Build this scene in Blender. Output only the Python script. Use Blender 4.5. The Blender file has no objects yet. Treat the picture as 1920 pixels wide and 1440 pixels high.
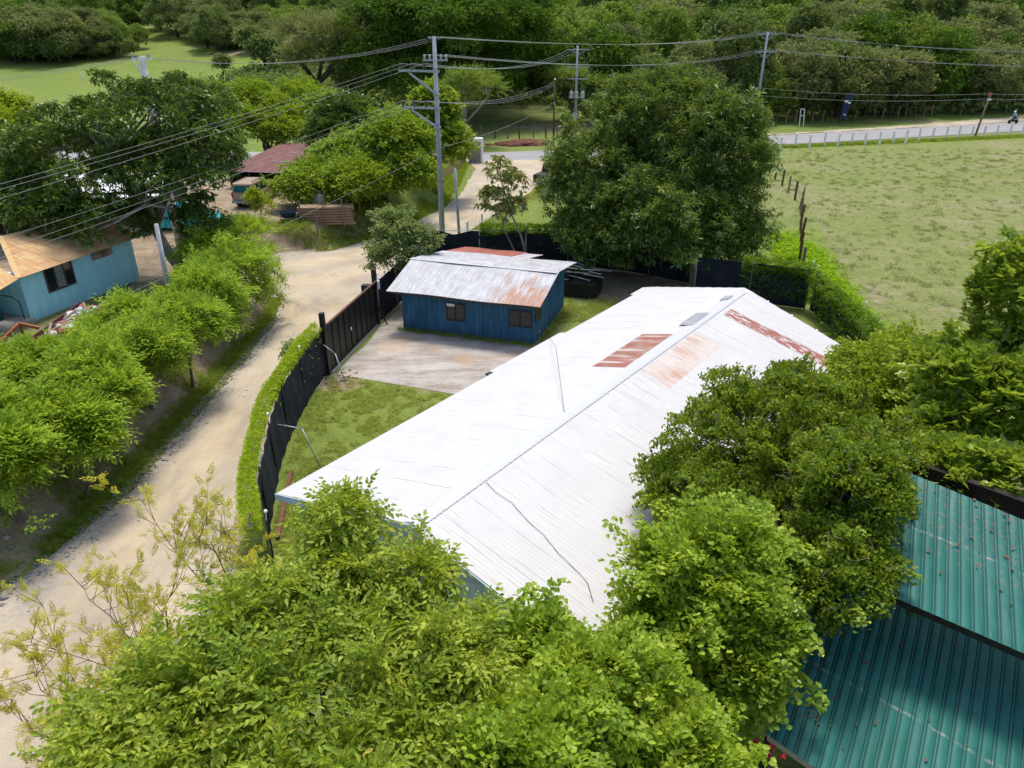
import bpy, bmesh, math, random
import numpy as np
from mathutils import Vector, Matrix
SC = bpy.context.scene
COL = SC.collection
R = math.radians
# ------------------------------------------------------------------ camera, world, sun, exposure
H = 13.0; PITCH = R(26); FPX = 1371.0          # photo is 1920 px wide
cam = bpy.data.cameras.new('camera'); camo = bpy.data.objects.new('camera', cam); COL.objects.link(camo)
camo.location = (0, 0, H); camo.rotation_euler = (R(90) - PITCH, 0, 0)
cam.sensor_width = 36.0; cam.lens = 36.0 * FPX / 1920.0; cam.clip_end = 3000; cam.clip_start = 0.1
SC.camera = camo
SUN_EL, SUN_AZ = 68.0, 6.0                   # azimuth measured from +Y towards +X
world = bpy.data.worlds.new("World"); SC.world = world; world.use_nodes = True
wn = world.node_tree.nodes; wn.clear()
sky = wn.new('ShaderNodeTexSky'); sky.sky_type = 'NISHITA'; sky.sun_disc = False
sky.sun_elevation = R(SUN_EL); sky.sun_rotation = R(SUN_AZ); sky.air_density = 1.0; sky.dust_density = 3.0; sky.ozone_density = 1.0
bg = wn.new('ShaderNodeBackground'); bg.inputs['Strength'].default_value = 0.15
wo = wn.new('ShaderNodeOutputWorld')
world.node_tree.links.new(sky.outputs[0], bg.inputs[0]); world.node_tree.links.new(bg.outputs[0], wo.inputs[0])
sun = bpy.data.lights.new('sun', 'SUN'); sun.energy = 1.95; sun.angle = R(14); sun.color = (1.0, 0.955, 0.88)
suno = bpy.data.objects.new('sun', sun); COL.objects.link(suno)
sd = Vector((math.sin(R(SUN_AZ)) * math.cos(R(SUN_EL)), math.cos(R(SUN_AZ)) * math.cos(R(SUN_EL)), math.sin(R(SUN_EL))))
suno.rotation_euler = sd.to_track_quat('Z', 'Y').to_euler(); suno.location = (0, 0, 60)
SC.view_settings.view_transform = 'Standard'; SC.view_settings.look = 'None'
SC.view_settings.exposure = 0.66; SC.view_settings.gamma = 1.0; SC.view_settings.use_curve_mapping = False
SC.cycles.max_bounces = 6; SC.cycles.diffuse_bounces = 3; SC.cycles.glossy_bounces = 2
SC.cycles.transmission_bounces = 3; SC.cycles.transparent_max_bounces = 4; SC.cycles.use_denoising = True
SC.cycles.caustics_reflective = False; SC.cycles.caustics_refractive = False

# ------------------------------------------------------------------ placing helpers
def ray(x, y):
    u = (x - 960) / FPX; v = (720 - y) / FPX
    return np.array([u, math.cos(PITCH) + v * math.sin(PITCH), -math.sin(PITCH) + v * math.cos(PITCH)])
def atz(x, y, z=0.0):
    d = ray(x, y); return d * ((z - H) / d[2]) + np.array([0, 0, H])
def atY(x, y, Y):
    d = ray(x, y); return d * (Y / d[1]) + np.array([0, 0, H])
def proj(X, Y, Z):
    c, s = math.cos(PITCH), math.sin(PITCH)
    dep = Y * c - (Z - H) * s; up = Y * s + (Z - H) * c
    return 960 + FPX * X / dep, 720 - FPX * up / dep, dep
def vnoise(x, y, sc, seed=0):
    x = np.asarray(x, float) / sc + seed * 17.3; y = np.asarray(y, float) / sc + seed * 9.1
    xi = np.floor(x).astype(np.int64); yi = np.floor(y).astype(np.int64); fx = x - xi; fy = y - yi
    fx = fx * fx * (3 - 2 * fx); fy = fy * fy * (3 - 2 * fy)
    def h(a, b):
        n = (a * 374761393 + b * 668265263 + seed * 1442695041) & 0x7fffffff
        n = (n ^ (n >> 13)) * 1274126177 & 0x7fffffff
        return ((n ^ (n >> 16)) & 0xffff) / 65535.0
    return (h(xi, yi) * (1 - fx) + h(xi + 1, yi) * fx) * (1 - fy) + (h(xi, yi + 1) * (1 - fx) + h(xi + 1, yi + 1) * fx) * fy
def fbm(x, y, sc, seed=0, o=3):
    t = 0; a = 0.5; s = 0
    for i in range(o):
        t = t + a * vnoise(x, y, sc / 2 ** i, seed + i); s += a; a *= 0.55
    return t / s
def sm(t):
    t = np.clip(t, 0, 1); return t * t * (3 - 2 * t)
XBY = [-14, 0, 6, 10, 13, 16, 20, 34, 36.5, 38.5, 44.5, 46.5, 50, 53.5, 60, 68, 78, 84, 100]
XBX = [-30, -24, -19.5, -16, -13.6, -12.7, -12.3, -12.0, -12.3, -14.2, -14.0, -11.4, -9.2, -7.6, -5.6, -4.9, -4.7, -5.2, -14]
def xb(y): return np.interp(y, XBY, XBX)
def ground_z(x, y):
    x = np.asarray(x, float); y = np.asarray(y, float)
    hp = np.interp(y, [-14, 8, 14, 20, 35, 38, 45, 47.5, 60, 74, 82, 96], [1.6, 1.6, 1.5, 1.4, 1.25, .95, 1.0, 1.5, 1.8, 1.3, .12, .05])
    w = np.interp(y, [10, 15, 20, 36.5, 38.5, 44, 46.5, 50, 62, 78, 84], [3.2, 2.6, 1.8, 1.8, 7.5, 7.5, 2.4, 2.2, 2.6, 3, 5])
    d = xb(y) - x
    t = sm(d / w)
    wob = 0.25 * (fbm(x, y, 1.7, 3) - .5) * np.clip(d / w, 0, 1) * np.clip(2.2 - d / w, 0, 1)
    z = hp * t + wob * np.where(t > 0.02, 1, 0)
    yy = np.maximum(y - 106 - np.clip(x, 0, 120) * 0.14, 0)
    left = 0.040 * np.minimum(yy, 84) + 0.125 * np.maximum(yy - 84, 0)
    right = 0.030 * np.minimum(yy, 12) + 0.105 * np.maximum(yy - 12, 0)
    k = sm((x + 30) / 26.0)
    z = z + left * (1 - k) + right * k
    z = z + 1.6 * (fbm(x, y, 40, 8) - .5) * np.clip(yy / 40, 0, 1)
    return z
def gz(x, y): return float(ground_z(x, y))
def atg(x, y):
    """where the line of sight through a photo point meets the terrain"""
    d = ray(x, y); t = 5.0
    while t < 900:
        p = d * t + np.array([0, 0, H])
        if p[2] <= gz(p[0], p[1]): return p
        t += 0.25 if t < 80 else 1.0
    return p

# ------------------------------------------------------------------ object helpers
def tag(o, label=None, cat=None, group=None, kind=None):
    if label: o['label'] = label
    if cat: o['category'] = cat
    if group: o['group'] = group
    if kind: o['kind'] = kind
    return o
def thing(name, label, cat, loc=(0, 0, 0), rz=0.0, group=None):
    o = bpy.data.objects.new(name, None); COL.objects.link(o)
    o.location = Vector([float(c) for c in loc]); o.rotation_euler = (0, 0, rz); o.empty_display_size = .2
    return tag(o, label, cat, group)
def copy_tree(o, parent=None):
    c = o.copy(); COL.objects.link(c)
    if parent is not None: c.parent = parent
    for ch in list(o.children): copy_tree(ch, c)
    return c
def mesh_np(name, V, F, mat, parent=None, uv=None, smooth=False):
    """V (n,3), F (m,3|4) arrays"""
    me = bpy.data.meshes.new(name)
    V = np.ascontiguousarray(V, dtype=np.float32); F = np.ascontiguousarray(F, dtype=np.int32)
    k = F.shape[1]; me.vertices.add(len(V)); me.vertices.foreach_set('co', V.ravel())
    me.loops.add(F.size); me.loops.foreach_set('vertex_index', F.ravel())
    me.polygons.add(len(F)); me.polygons.foreach_set('loop_start', np.arange(0, F.size, k, dtype=np.int32))
    try: me.polygons.foreach_set('loop_total', np.full(len(F), k, dtype=np.int32))
    except Exception: pass
    if uv is not None:
        l = me.uv_layers.new(name='UVMap'); l.data.foreach_set('uv', np.ascontiguousarray(uv[F.ravel()], dtype=np.float32).ravel())
    if smooth: me.polygons.foreach_set('use_smooth', np.ones(len(F), dtype=bool))
    me.update(calc_edges=True)
    if mat: me.materials.append(mat)
    o = bpy.data.objects.new(name, me); COL.objects.link(o)
    if parent is not None: o.parent = parent
    return o
class MB:
    """collects boxes, tubes and faces, builds ONE mesh"""
    def __init__(s): s.v = []; s.f = []
    def add(s, vs, fs):
        n = len(s.v); s.v += [tuple(float(c) for c in p) for p in vs]; s.f += [tuple(i + n for i in f) for f in fs]; return s
    def box(s, x0, x1, y0, y1, z0, z1, M=None, taper=None):
        P = [(x0, y0, z0), (x1, y0, z0), (x1, y1, z0), (x0, y1, z0), (x0, y0, z1), (x1, y0, z1), (x1, y1, z1), (x0, y1, z1)]
        if M is not None: P = [tuple(M @ Vector(p)) for p in P]
        return s.add(P, [(3, 2, 1, 0), (4, 5, 6, 7), (0, 1, 5, 4), (1, 2, 6, 5), (2, 3, 7, 6), (3, 0, 4, 7)])
    def tube(s, pts, r, n=6, cap=True):
        pts = [Vector([float(c) for c in p]) for p in pts]; rs = r if isinstance(r, (list, tuple)) else [r] * len(pts)
        b = len(s.v); up = Vector((0, 0, 1)); prev = None
        for i, p in enumerate(pts):
            t = (pts[min(i + 1, len(pts) - 1)] - pts[max(i - 1, 0)]).normalized()
            a = prev if prev is not None else (up if abs(t.z) < .95 else Vector((1, 0, 0)))
            x = (a - t * a.dot(t)).normalized() if (a - t * a.dot(t)).length > 1e-5 else t.orthogonal().normalized()
            y = t.cross(x); prev = x
            for k in range(n):
                an = 2 * math.pi * k / n; q = p + (x * math.cos(an) + y * math.sin(an)) * rs[i]; s.v.append(tuple(q))
        for i in range(len(pts) - 1):
            for k in range(n):
                a = b + i * n + k; c = b + i * n + (k + 1) % n; s.f.append((a, c, c + n, a + n))
        if cap:
            s.f.append(tuple(b + k for k in reversed(range(n)))); e = b + (len(pts) - 1) * n; s.f.append(tuple(e + k for k in range(n)))
        return s
    def beam(s, a, b, w, h):
        """rectangular bar between two points"""
        a = Vector([float(c) for c in a]); b = Vector([float(c) for c in b]); t = (b - a).normalized()
        up = Vector((0, 0, 1)) if abs(t.z) < .9 else Vector((0, 1, 0))
        x = t.cross(up).normalized() * w / 2; y = x.cross(t).normalized() * h / 2
        P = [a - x - y, a + x - y, a + x + y, a - x + y, b - x - y, b + x - y, b + x + y, b - x + y]
        return s.add(P, [(3, 2, 1, 0), (4, 5, 6, 7), (0, 1, 5, 4), (1, 2, 6, 5), (2, 3, 7, 6), (3, 0, 4, 7)])
    def lathe(s, c, prof, n=10, axis='z'):
        b = len(s.v)
        for (r, h) in prof:
            for k in range(n):
                a = 2 * math.pi * k / n; q = (r * math.cos(a), r * math.sin(a), h)
                if axis == 'x': q = (h, q[0], q[1])
                elif axis == 'y': q = (q[0], h, q[1])
                s.v.append((c[0] + q[0], c[1] + q[1], c[2] + q[2]))
        for i in range(len(prof) - 1):
            for k in range(n):
                a = b + i * n + k; d = b + i * n + (k + 1) % n; s.f.append((a, d, d + n, a + n))
        s.f.append(tuple(b + k for k in reversed(range(n)))); e = b + (len(prof) - 1) * n; s.f.append(tuple(e + k for k in range(n)))
        return s
    def build(s, name, mat, parent=None, bevel=0, smooth=False, at=None, rz=0):
        me = bpy.data.meshes.new(name); me.from_pydata(s.v, [], s.f); me.update()
        bm = bmesh.new(); bm.from_mesh(me); bmesh.ops.recalc_face_normals(bm, faces=bm.faces)
        if bevel: bmesh.ops.bevel(bm, geom=[e for e in bm.edges if e.is_manifold and e.calc_face_angle(0) > .5], offset=bevel, segments=2, affect='EDGES', profile=.6)
        bm.to_mesh(me); bm.free()
        if smooth:
            for p in me.polygons: p.use_smooth = True
        if mat: me.materials.append(mat)
        o = bpy.data.objects.new(name, me); COL.objects.link(o)
        if parent is not None: o.parent = parent
        if at is not None: o.location = at; o.rotation_euler = (0, 0, rz)
        return o

def pieces(name, mat, parent, makers, **k):
    for f in makers: f(MB()).build(name, mat, parent, **k)
# ------------------------------------------------------------------ material helpers
class G:
    def __init__(s, name):
        s.m = bpy.data.materials.new(name); s.m.use_nodes = True; s.t = s.m.node_tree; s.t.nodes.clear()
        s.out = s.t.nodes.new('ShaderNodeOutputMaterial')
    def n(s, typ, **k):
        nd = s.t.nodes.new('ShaderNode' + typ)
        for a, b in k.items(): setattr(nd, a, b)
        return nd
    def put(s, sock, v):
        if v is None: return
        if hasattr(v, 'is_linked') or isinstance(v, bpy.types.NodeSocket): s.t.links.new(v, sock)
        elif isinstance(v, (tuple, list)):
            sock.default_value = tuple(v) + ((1,) if len(v) == 3 and len(sock.default_value) == 4 else ())
        else: sock.default_value = v
    def coord(s, which='Object'): return s.n('TexCoord').outputs[which]
    def pos(s): return s.n('NewGeometry').outputs['Position']
    def isl(s): return s.n('NewGeometry').outputs['Random Per Island']
    def map(s, v, sc=(1, 1, 1), rot=(0, 0, 0)):
        m = s.n('Mapping'); s.put(m.inputs[0], v); m.inputs['Scale'].default_value = sc; m.inputs['Rotation'].default_value = rot; return m.outputs[0]
    def noise(s, v, sc, det=4, ro=.55, col=False):
        m = s.n('TexNoise'); s.put(m.inputs['Vector'], v); m.inputs['Scale'].default_value = sc; m.inputs['Detail'].default_value = det; m.inputs['Roughness'].default_value = ro
        return m.outputs[1 if col else 0]
    def ma(s, op, a, b=None, cl=False):
        m = s.n('Math', operation=op, use_clamp=cl); s.put(m.inputs[0], a); s.put(m.inputs[1], b); return m.outputs[0]
    def rng(s, v, a, b, c=0.0, d=1.0):
        m = s.n('MapRange'); s.put(m.inputs[0], v); m.inputs[1].default_value = a; m.inputs[2].default_value = b; m.inputs[3].default_value = c; m.inputs[4].default_value = d; return m.outputs[0]
    def mix(s, f, a, b, mode='MIX'):
        m = s.n('Mix', data_type='RGBA', blend_type=mode); s.put(m.inputs['Factor'], f)
        s.put(m.inputs[6], a); s.put(m.inputs[7], b); return m.outputs[2]
    def ramp(s, f, stops):
        m = s.n('ValToRGB'); s.put(m.inputs[0], f); e = m.color_ramp.elements
        while len(e) < len(stops): e.new(.5)
        for i, (p, c) in enumerate(stops): e[i].position = p; e[i].color = tuple(c) + (1,)
        return m.outputs[0]
    def bump(s, h, st=.3, d=.02):
        m = s.n('Bump'); m.inputs['Strength'].default_value = st; m.inputs['Distance'].default_value = d; s.put(m.inputs['Height'], h); return m.outputs[0]
    def pbr(s, col, rough=.8, metal=0.0, bump=None, spec=.5, alpha=None):
        b = s.n('BsdfPrincipled'); s.put(b.inputs['Base Color'], col); s.put(b.inputs['Roughness'], rough); s.put(b.inputs['Metallic'], metal)
        b.inputs['Specular IOR Level'].default_value = spec
        if bump is not None: s.put(b.inputs['Normal'], bump)
        if alpha is not None: s.put(b.inputs['Alpha'], alpha)
        s.t.links.new(b.outputs[0], s.out.inputs[0]); return s.m
    def sep(s, v):
        m = s.n('SeparateXYZ'); s.put(m.inputs[0], v); return m.outputs
def plain(name, c, rough=.7, metal=0.0, var=.15, sc=3.0, spec=.4, c2=None):
    g = G(name); nz = g.noise(g.coord(), sc, 5, .6)
    c2 = c2 or tuple(x * (1 - var * 2) for x in c)
    col = g.mix(g.rng(nz, .3, .7), c2, c)
    return g.pbr(col, rough, metal, g.bump(nz, .15, .01), spec)
def leafmat(name, dark, mid, light, trans=.35, gloss=.05, patch=.35, yellow=None, yf=.03, rough=.5):
    g = G(name); r = g.isl(); p = g.noise(g.pos(), patch, 3, .6)
    p2 = g.noise(g.pos(), patch * 5.5, 2, .5); t = g.ma('ADD', g.ma('MULTIPLY', r, .48), g.ma('ADD', g.ma('MULTIPLY', g.rng(p, .32, .68), .26), g.ma('MULTIPLY', g.rng(p2, .35, .65), .28)))
    col = g.ramp(t, [(0.05, dark), (.45, mid), (.9, light)])
    if yellow: col = g.mix(g.ma('GREATER_THAN', g.ma('FRACT', g.ma('MULTIPLY', r, 37.0)), 1 - yf), col, yellow)
    d = g.n('BsdfDiffuse'); g.put(d.inputs[0], col)
    tr = g.n('BsdfTranslucent'); g.put(tr.inputs[0], g.mix(.55, col, (light[0] * 1.25, light[1] * 1.25, light[2] * .7)))
    gl = g.n('BsdfGlossy'); gl.inputs[0].default_value = (.55, .6, .5, 1); gl.inputs[1].default_value = rough
    m1 = g.n('MixShader'); m1.inputs[0].default_value = trans; g.t.links.new(d.outputs[0], m1.inputs[1]); g.t.links.new(tr.outputs[0], m1.inputs[2])
    m2 = g.n('MixShader'); m2.inputs[0].default_value = gloss * .7; g.t.links.new(m1.outputs[0], m2.inputs[1]); g.t.links.new(gl.outputs[0], m2.inputs[2])
    g.t.links.new(m2.outputs[0], g.out.inputs[0]); return g.m

# ------------------------------------------------------------------ foliage
def leaf_shape(hexa):
    # unit leaf: x along the length, y across, z up; folded on the midrib
    if hexa:
        v = np.array([(0, 0, 0), (.32, .5, .10), (.72, .36, .04), (1, 0, -.08), (.72, -.36, .04), (.32, -.5, .10)], float)
        f = np.array([(0, 3, 2, 1), (0, 5, 4, 3)])
    else:
        v = np.array([(0, 0, 0), (.45, .5, .08), (1, 0, -.06), (.45, -.5, .08)], float)
        f = np.array([(0, 3, 2, 1)])
    return v, f
def sprig_pinnate(n, L, lw, droop=.25, spread=62):
    """list of leaves (pos, yaw, pitch, len, wid) in pairs along a twig of length 1"""
    out = []
    for i in range(n):
        t = .12 + .88 * i / max(n - 1, 1)
        s = 1 if i % 2 else -1
        if i == n - 1: out.append(((t, 0, -droop * t * t), 0, -25, L, lw)); continue
        out.append(((t, 0, -droop * t * t), s * spread, -18, L * (1.05 - .3 * t), lw))
    return out
def sprig_rosette(n, L, lw, pitch=-5, jit=0):
    out = []
    for i in range(n):
        out.append(((.75 + .1 * (i % 3), 0, .02 * i), 360 * i / n + (i % 2) * 17, pitch + (i % 3 - 1) * 22, L * (1 - .12 * (i % 2)), lw))
    return out
def sprig_fan(n, L, lw, seed=1):
    rg = random.Random(seed); out = []
    for i in range(n):
        out.append(((rg.random() * .9, rg.uniform(-.35, .35), rg.uniform(-.25, .25)), rg.uniform(-180, 180), rg.uniform(-50, 35), L * rg.uniform(.75, 1.15), lw))
    return out
def sprig_mesh(spec, hexa):
    lv, lf = leaf_shape(hexa); V = []; F = []
    for (p, yaw, pit, L, w) in spec:
        M = Matrix.Rotation(R(yaw), 3, 'Z') @ Matrix.Rotation(-R(pit), 3, 'Y')
        q = lv * np.array([L, w, L * .9]); q = q @ np.array(M).T + np.array(p)
        F.append(lf + len(V) * len(lv)); V.append(q)
    return np.concatenate(V), np.concatenate(F)
def bake(P, A, size, spec, hexa, rng, roll=25, upk=1.0):
    """place sprigs at P pointing along A (unit), leaf faces roughly up"""
    sv, sf = sprig_mesh(spec, hexa); n = len(P)
    up = np.tile([0, 0, 1.0], (n, 1)) + rng.normal(0, .28, (n, 3)) * upk
    x = A; y = np.cross(up, x); ny = np.linalg.norm(y, axis=1, keepdims=True); y = y / np.maximum(ny, 1e-4); z = np.cross(x, y)
    S = size * rng.uniform(.72, 1.25, (n, 1, 1))
    V = (sv[None, :, 0:1] * x[:, None, :] + sv[None, :, 1:2] * y[:, None, :] + sv[None, :, 2:3] * z[:, None, :]) * S + P[:, None, :]
    F = sf[None] + (np.arange(n) * len(sv))[:, None, None]
    return V.reshape(-1, 3), F.reshape(-1, 4)
def lobes(ells, n, lr, rng, zmin=-.35, rad=(.62, 1.0), shr=0.0):
    """clump centres spread through the crown's ellipsoids"""
    w = np.array([(e[3] * e[4] + e[4] * e[5] + e[3] * e[5]) for e in ells]); w = w / w.sum()
    C = []; O = []; rr = []
    tries = 0
    while len(C) < n and tries < n * 30:
        tries += 1
        e = ells[rng.choice(len(ells), p=w)]
        d = rng.normal(size=3); d /= np.linalg.norm(d)
        if d[2] < zmin: continue
        k = rng.uniform(*rad) if rng.random() > .16 else rng.uniform(1.0, 1.28)
        c = np.array(e[:3]) + d * np.maximum(np.array(e[3:6]) - lr * .75 - shr, .12) * k
        inside = False
        for g in ells:
            if g is e: continue
            if np.sum(((c - np.array(g[:3])) / (np.array(g[3:6]) * .62)) ** 2) < 1: inside = True; break
        if inside: continue
        C.append(c); o = d / np.array(e[3:6]); O.append(o / np.linalg.norm(o)); rr.append(lr * rng.uniform(.55, 1.4))
    return np.array(C), np.array(O), np.array(rr)
def jitter(spec, seed):
    rg = random.Random(seed); return [((p[0] + rg.uniform(-.04, .04), p[1] + rg.uniform(-.04, .04), p[2] + rg.uniform(-.07, .05)), y + rg.uniform(-22, 22), pi + rg.uniform(-24, 20), l * rg.uniform(.7, 1.2), w * rg.uniform(.8, 1.15)) for (p, y, pi, l, w) in spec if rg.random() > .12]
def crown_mesh(ells, n, lr, per, size, spec, hexa, seed, up=.25, droop=0.0, flat=.75, zmin=-.35, rad=(.62, 1.0), out=.8, sprays=0, slen=1.6):
    rng = np.random.default_rng(seed); C, O, rr = lobes(ells, n, lr, rng, zmin, rad, size * .55)
    d = rng.normal(size=(len(C), per, 3)); d /= np.linalg.norm(d, axis=2, keepdims=True)
    d = d + O[:, None, :] * out + np.array([0, 0, .35]); d /= np.linalg.norm(d, axis=2, keepdims=True)
    k = rng.uniform(.45, 1.08, (len(C), per, 1)) ** .7
    P = (C[:, None, :] + d * k * rr[:, None, None] * np.array([1, 1, flat])).reshape(-1, 3)
    A = d + rng.normal(0, .35, d.shape) + np.array([0, 0, up - droop]); A /= np.linalg.norm(A, axis=2, keepdims=True); A = A.reshape(-1, 3)
    if sprays:
        ex = []; ea = []
        for _ in range(sprays):
            c = rng.integers(len(C)); dd = O[c] * .9 + rng.normal(0, .45, 3) + np.array([0, 0, .55]); dd /= np.linalg.norm(dd); q = C[c] + dd * rr[c] * .5
            for _k in range(7):
                dd = dd + rng.normal(0, .12, 3) + np.array([0, 0, -.09]); dd /= np.linalg.norm(dd); q = q + dd * lr * slen / 7
                for _s in range(2): a = dd + rng.normal(0, .5, 3); ex.append(q); ea.append(a / np.linalg.norm(a))
        P = np.concatenate([P, np.array(ex)]); A = np.concatenate([A, np.array(ea)])
    var = rng.integers(0, 4, len(P)); VV = []; FF = []; off = 0
    for v in range(4):
        m = var == v
        if not m.any(): continue
        V, F = bake(P[m], A[m], size, jitter(spec, seed * 7 + v), hexa, rng); VV.append(V); FF.append(F + off); off += len(V)
    return np.concatenate(VV), np.concatenate(FF), C
def limbs(mb, base, tops, r0, rng, fork=.4, mid=None, rtip=.02, nmain=5, r_top=None):
    """tapered trunk from base to a fork, main limbs, then branches to the clump centres"""
    base = np.array(base, float); T = np.array(tops, float); cen = T.mean(0)
    fk = mid if mid is not None else base + (cen - base) * fork
    fk = np.array(fk, float)
    mb.tube([base + (0, 0, -.3), base + (fk - base) * .35 + rng.normal(0, r0 * .5, 3), base + (fk - base) * .7 + rng.normal(0, r0 * .5, 3), fk], [r0 * 1.35, r0, r0 * .88, r0 * .8], 9)
    idx = rng.permutation(len(T)); K = min(nmain, len(T)); seeds = [idx[0]]
    while len(seeds) < K:
        dd = np.min([np.linalg.norm(T - T[s], axis=1) for s in seeds], axis=0); seeds.append(int(np.argmax(dd)))
    J = []
    for s in seeds:
        j = fk + (T[s] - fk) * .6 + rng.normal(0, .08 * np.linalg.norm(T[s] - fk), 3)
        m = fk + (j - fk) * .5 + rng.normal(0, .05 * np.linalg.norm(j - fk), 3) + np.array([0, 0, .08 * np.linalg.norm(j - fk)])
        mb.tube([fk, m, j], [r0 * .6, r0 * .45, r0 * .32], 6); J.append(j)
    J = np.array(J)
    for t in T:
        j = J[np.argmin(np.linalg.norm(J - t, axis=1))]; L = np.linalg.norm(t - j)
        m = j + (t - j) * .55 + rng.normal(0, .1 * L, 3) + np.array([0, 0, .06 * L])
        mb.tube([j, m, t], [r0 * .24 + .004, r0 * .15 + .003, rtip], 5)
BARK = None
def tree(name, label, cat, base, ells, n, lr, per, size, spec, lm, bark, seed, group=None, hexa=False, r0=.18, fork=.4, limb=26, mid=None, nmain=5, twigs=0, bk='trunk', **kw):
    t = thing(name, label, cat, base, 0, group); b = np.array(base, float)
    E = [tuple(np.array(e[:3]) - b) + tuple(e[3:6]) for e in ells]
    V, F, C = crown_mesh(E, n, lr, per, size, spec, hexa, seed, **kw)
    cr = mesh_np('crown', V, F, lm, t)
    rng = np.random.default_rng(seed + 5); mb = MB()
    sel = C[rng.permutation(len(C))[:limb]]
    m = None if mid is None else np.array(mid) - b
    limbs(mb, (0, 0, 0), sel, r0, rng, fork, m, nmain=nmain)
    for _ in range(twigs):
        c = C[rng.integers(len(C))]; q = c.copy(); pts = [q.copy()]
        d = rng.normal(size=3) + np.array([0, 0, .9]); d /= np.linalg.norm(d)
        for _k in range(4): q = q + (d + rng.normal(0, .35, 3)) * lr * .38; pts.append(q.copy())
        mb.tube(pts, [.012, .010, .008, .006, .004], 3)
    mb.build(bk, bark, t, smooth=True)
    return t
def pe(x, y, Y, rx, ry, ky=1.0):
    """crown ellipsoid from its centre, distance and apparent radii in the photo"""
    c = atY(x, y, Y); dep = proj(*c)[2]
    return (c[0], c[1], c[2], rx / FPX * dep, rx / FPX * dep * ky, ry / FPX * dep)
def pz(x, y, z, rx, ry, ky=1.0):
    c = atz(x, y, z); dep = proj(*c)[2]
    return (c[0], c[1], c[2], rx / FPX * dep, rx / FPX * dep * ky, ry / FPX * dep)

# ------------------------------------------------------------------ materials
def ground_material():
    g = G('ground_mat'); p = g.pos(); a = g.n('VertexColor', layer_name='mask'); sp = g.n('SeparateColor'); g.put(sp.inputs[0], a.outputs[0])
    n1 = g.noise(p, 1.1, 6, .62); n2 = g.noise(p, 7.0, 5, .7); n3 = g.noise(p, .16, 4, .5); n5 = g.noise(g.map(p, (1, .6, 1)), 3.6, 6, .78); n4 = g.noise(g.map(p, (1, .6, 1), (0, 0, .5)), 2.6, 7, .75)
    gr = g.mix(g.rng(n1, .35, .65), (.095, .150, .026), (.175, .238, .050))
    gr = g.mix(g.rng(n2, .42, .7), gr, (.24, .25, .085)); n6 = g.noise(g.map(p, (.6, 1, 1)), .12, 5, .65)
    lush = g.mix(g.rng(n1, .35, .65), (.09, .155, .020), (.20, .27, .035)); lush = g.mix(g.rng(n3, .38, .68, 0, .6), lush, (.25, .26, .06)); lush = g.mix(g.rng(n6, .42, .6, 0, .65), lush, (.13, .19, .035)); lush = g.mix(g.rng(n2, .5, .75), lush, (.25, .29, .06)); lush = g.mix(g.rng(n4, .40, .66, 0, .5), lush, (.12, .18, .035))
    gr = g.mix(sp.outputs[1], gr, lush)
    dry = g.mix(g.rng(n2, .35, .65), (.23, .19, .10), (.35, .275, .165))
    df = g.ma('MULTIPLY', sp.outputs[2], g.rng(g.ma('ADD', g.ma('MULTIPLY', n4, .55), g.ma('MULTIPLY', n2, .45)), .47, .56, 0, .9), True)
    gr = g.mix(df, gr, dry); gr = g.mix(g.ma('MULTIPLY', g.rng(n5, .60, .70), .6), gr, (.075, .10, .032)); gr = g.mix(g.ma('MULTIPLY', g.ma('MULTIPLY', sp.outputs[2], g.rng(n3, .46, .60), True), g.rng(n4, .42, .58)), gr, (.33, .26, .18))
    dirt = g.mix(g.rng(n1, .3, .7), (.22, .165, .105), (.40, .32, .22)); dirt = g.mix(g.rng(n2, .55, .75), dirt, (.16, .12, .08))
    ff = g.rng(g.ma('ADD', sp.outputs[0], g.ma('MULTIPLY', g.ma('SUBTRACT', n2, .5), .9)), .42, .62)
    col = g.mix(ff, gr, dirt)
    return g.pbr(col, .95, 0, g.bump(g.ma('ADD', n2, g.ma('MULTIPLY', n1, 1.4)), .9, .10), .15)
def dirt_road_material():
    g = G('dirt_road_mat'); p = g.pos(); uv = g.coord('UV')
    n1 = g.noise(p, .8, 6, .6); n2 = g.noise(p, 5.5, 7, .72); n3 = g.noise(p, .23, 3, .5); st = g.noise(g.map(uv, (3.2, .22, 1)), 1.2, 5, .6)
    col = g.mix(g.rng(n1, .3, .7), (.40, .315, .20), (.54, .445, .31))
    col = g.mix(g.rng(st, .40, .58, 0, .85), col, (.32, .275, .21)); col = g.mix(g.rng(n3, .4, .62, 0, .6), col, (.52, .45, .34))
    sx = g.sep(uv)[0]; edge = g.ma('ABSOLUTE', g.ma('SUBTRACT', sx, .5))
    pebf = g.rng(g.ma('ADD', g.ma('MULTIPLY', edge, 1.1), g.ma('MULTIPLY', st, .5)), .52, .78)
    v = g.n('TexVoronoi'); g.put(v.inputs['Vector'], p); v.inputs['Scale'].default_value = 11; vc = g.sep(v.outputs['Color'])[0]
    peb = g.mix(vc, (.25, .22, .18), (.50, .46, .41)); col = g.mix(g.ma('MULTIPLY', pebf, g.rng(n2, .4, .6)), col, peb)
    col = g.mix(g.rng(n2, .62, .8, 0, .5), col, (.28, .235, .18))
    h = g.ma('ADD', g.ma('MULTIPLY', n2, .6), g.ma('ADD', n1, g.ma('MULTIPLY', st, 1.2)))
    return g.pbr(col, .95, 0, g.bump(h, .7, .09), .15)
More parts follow.
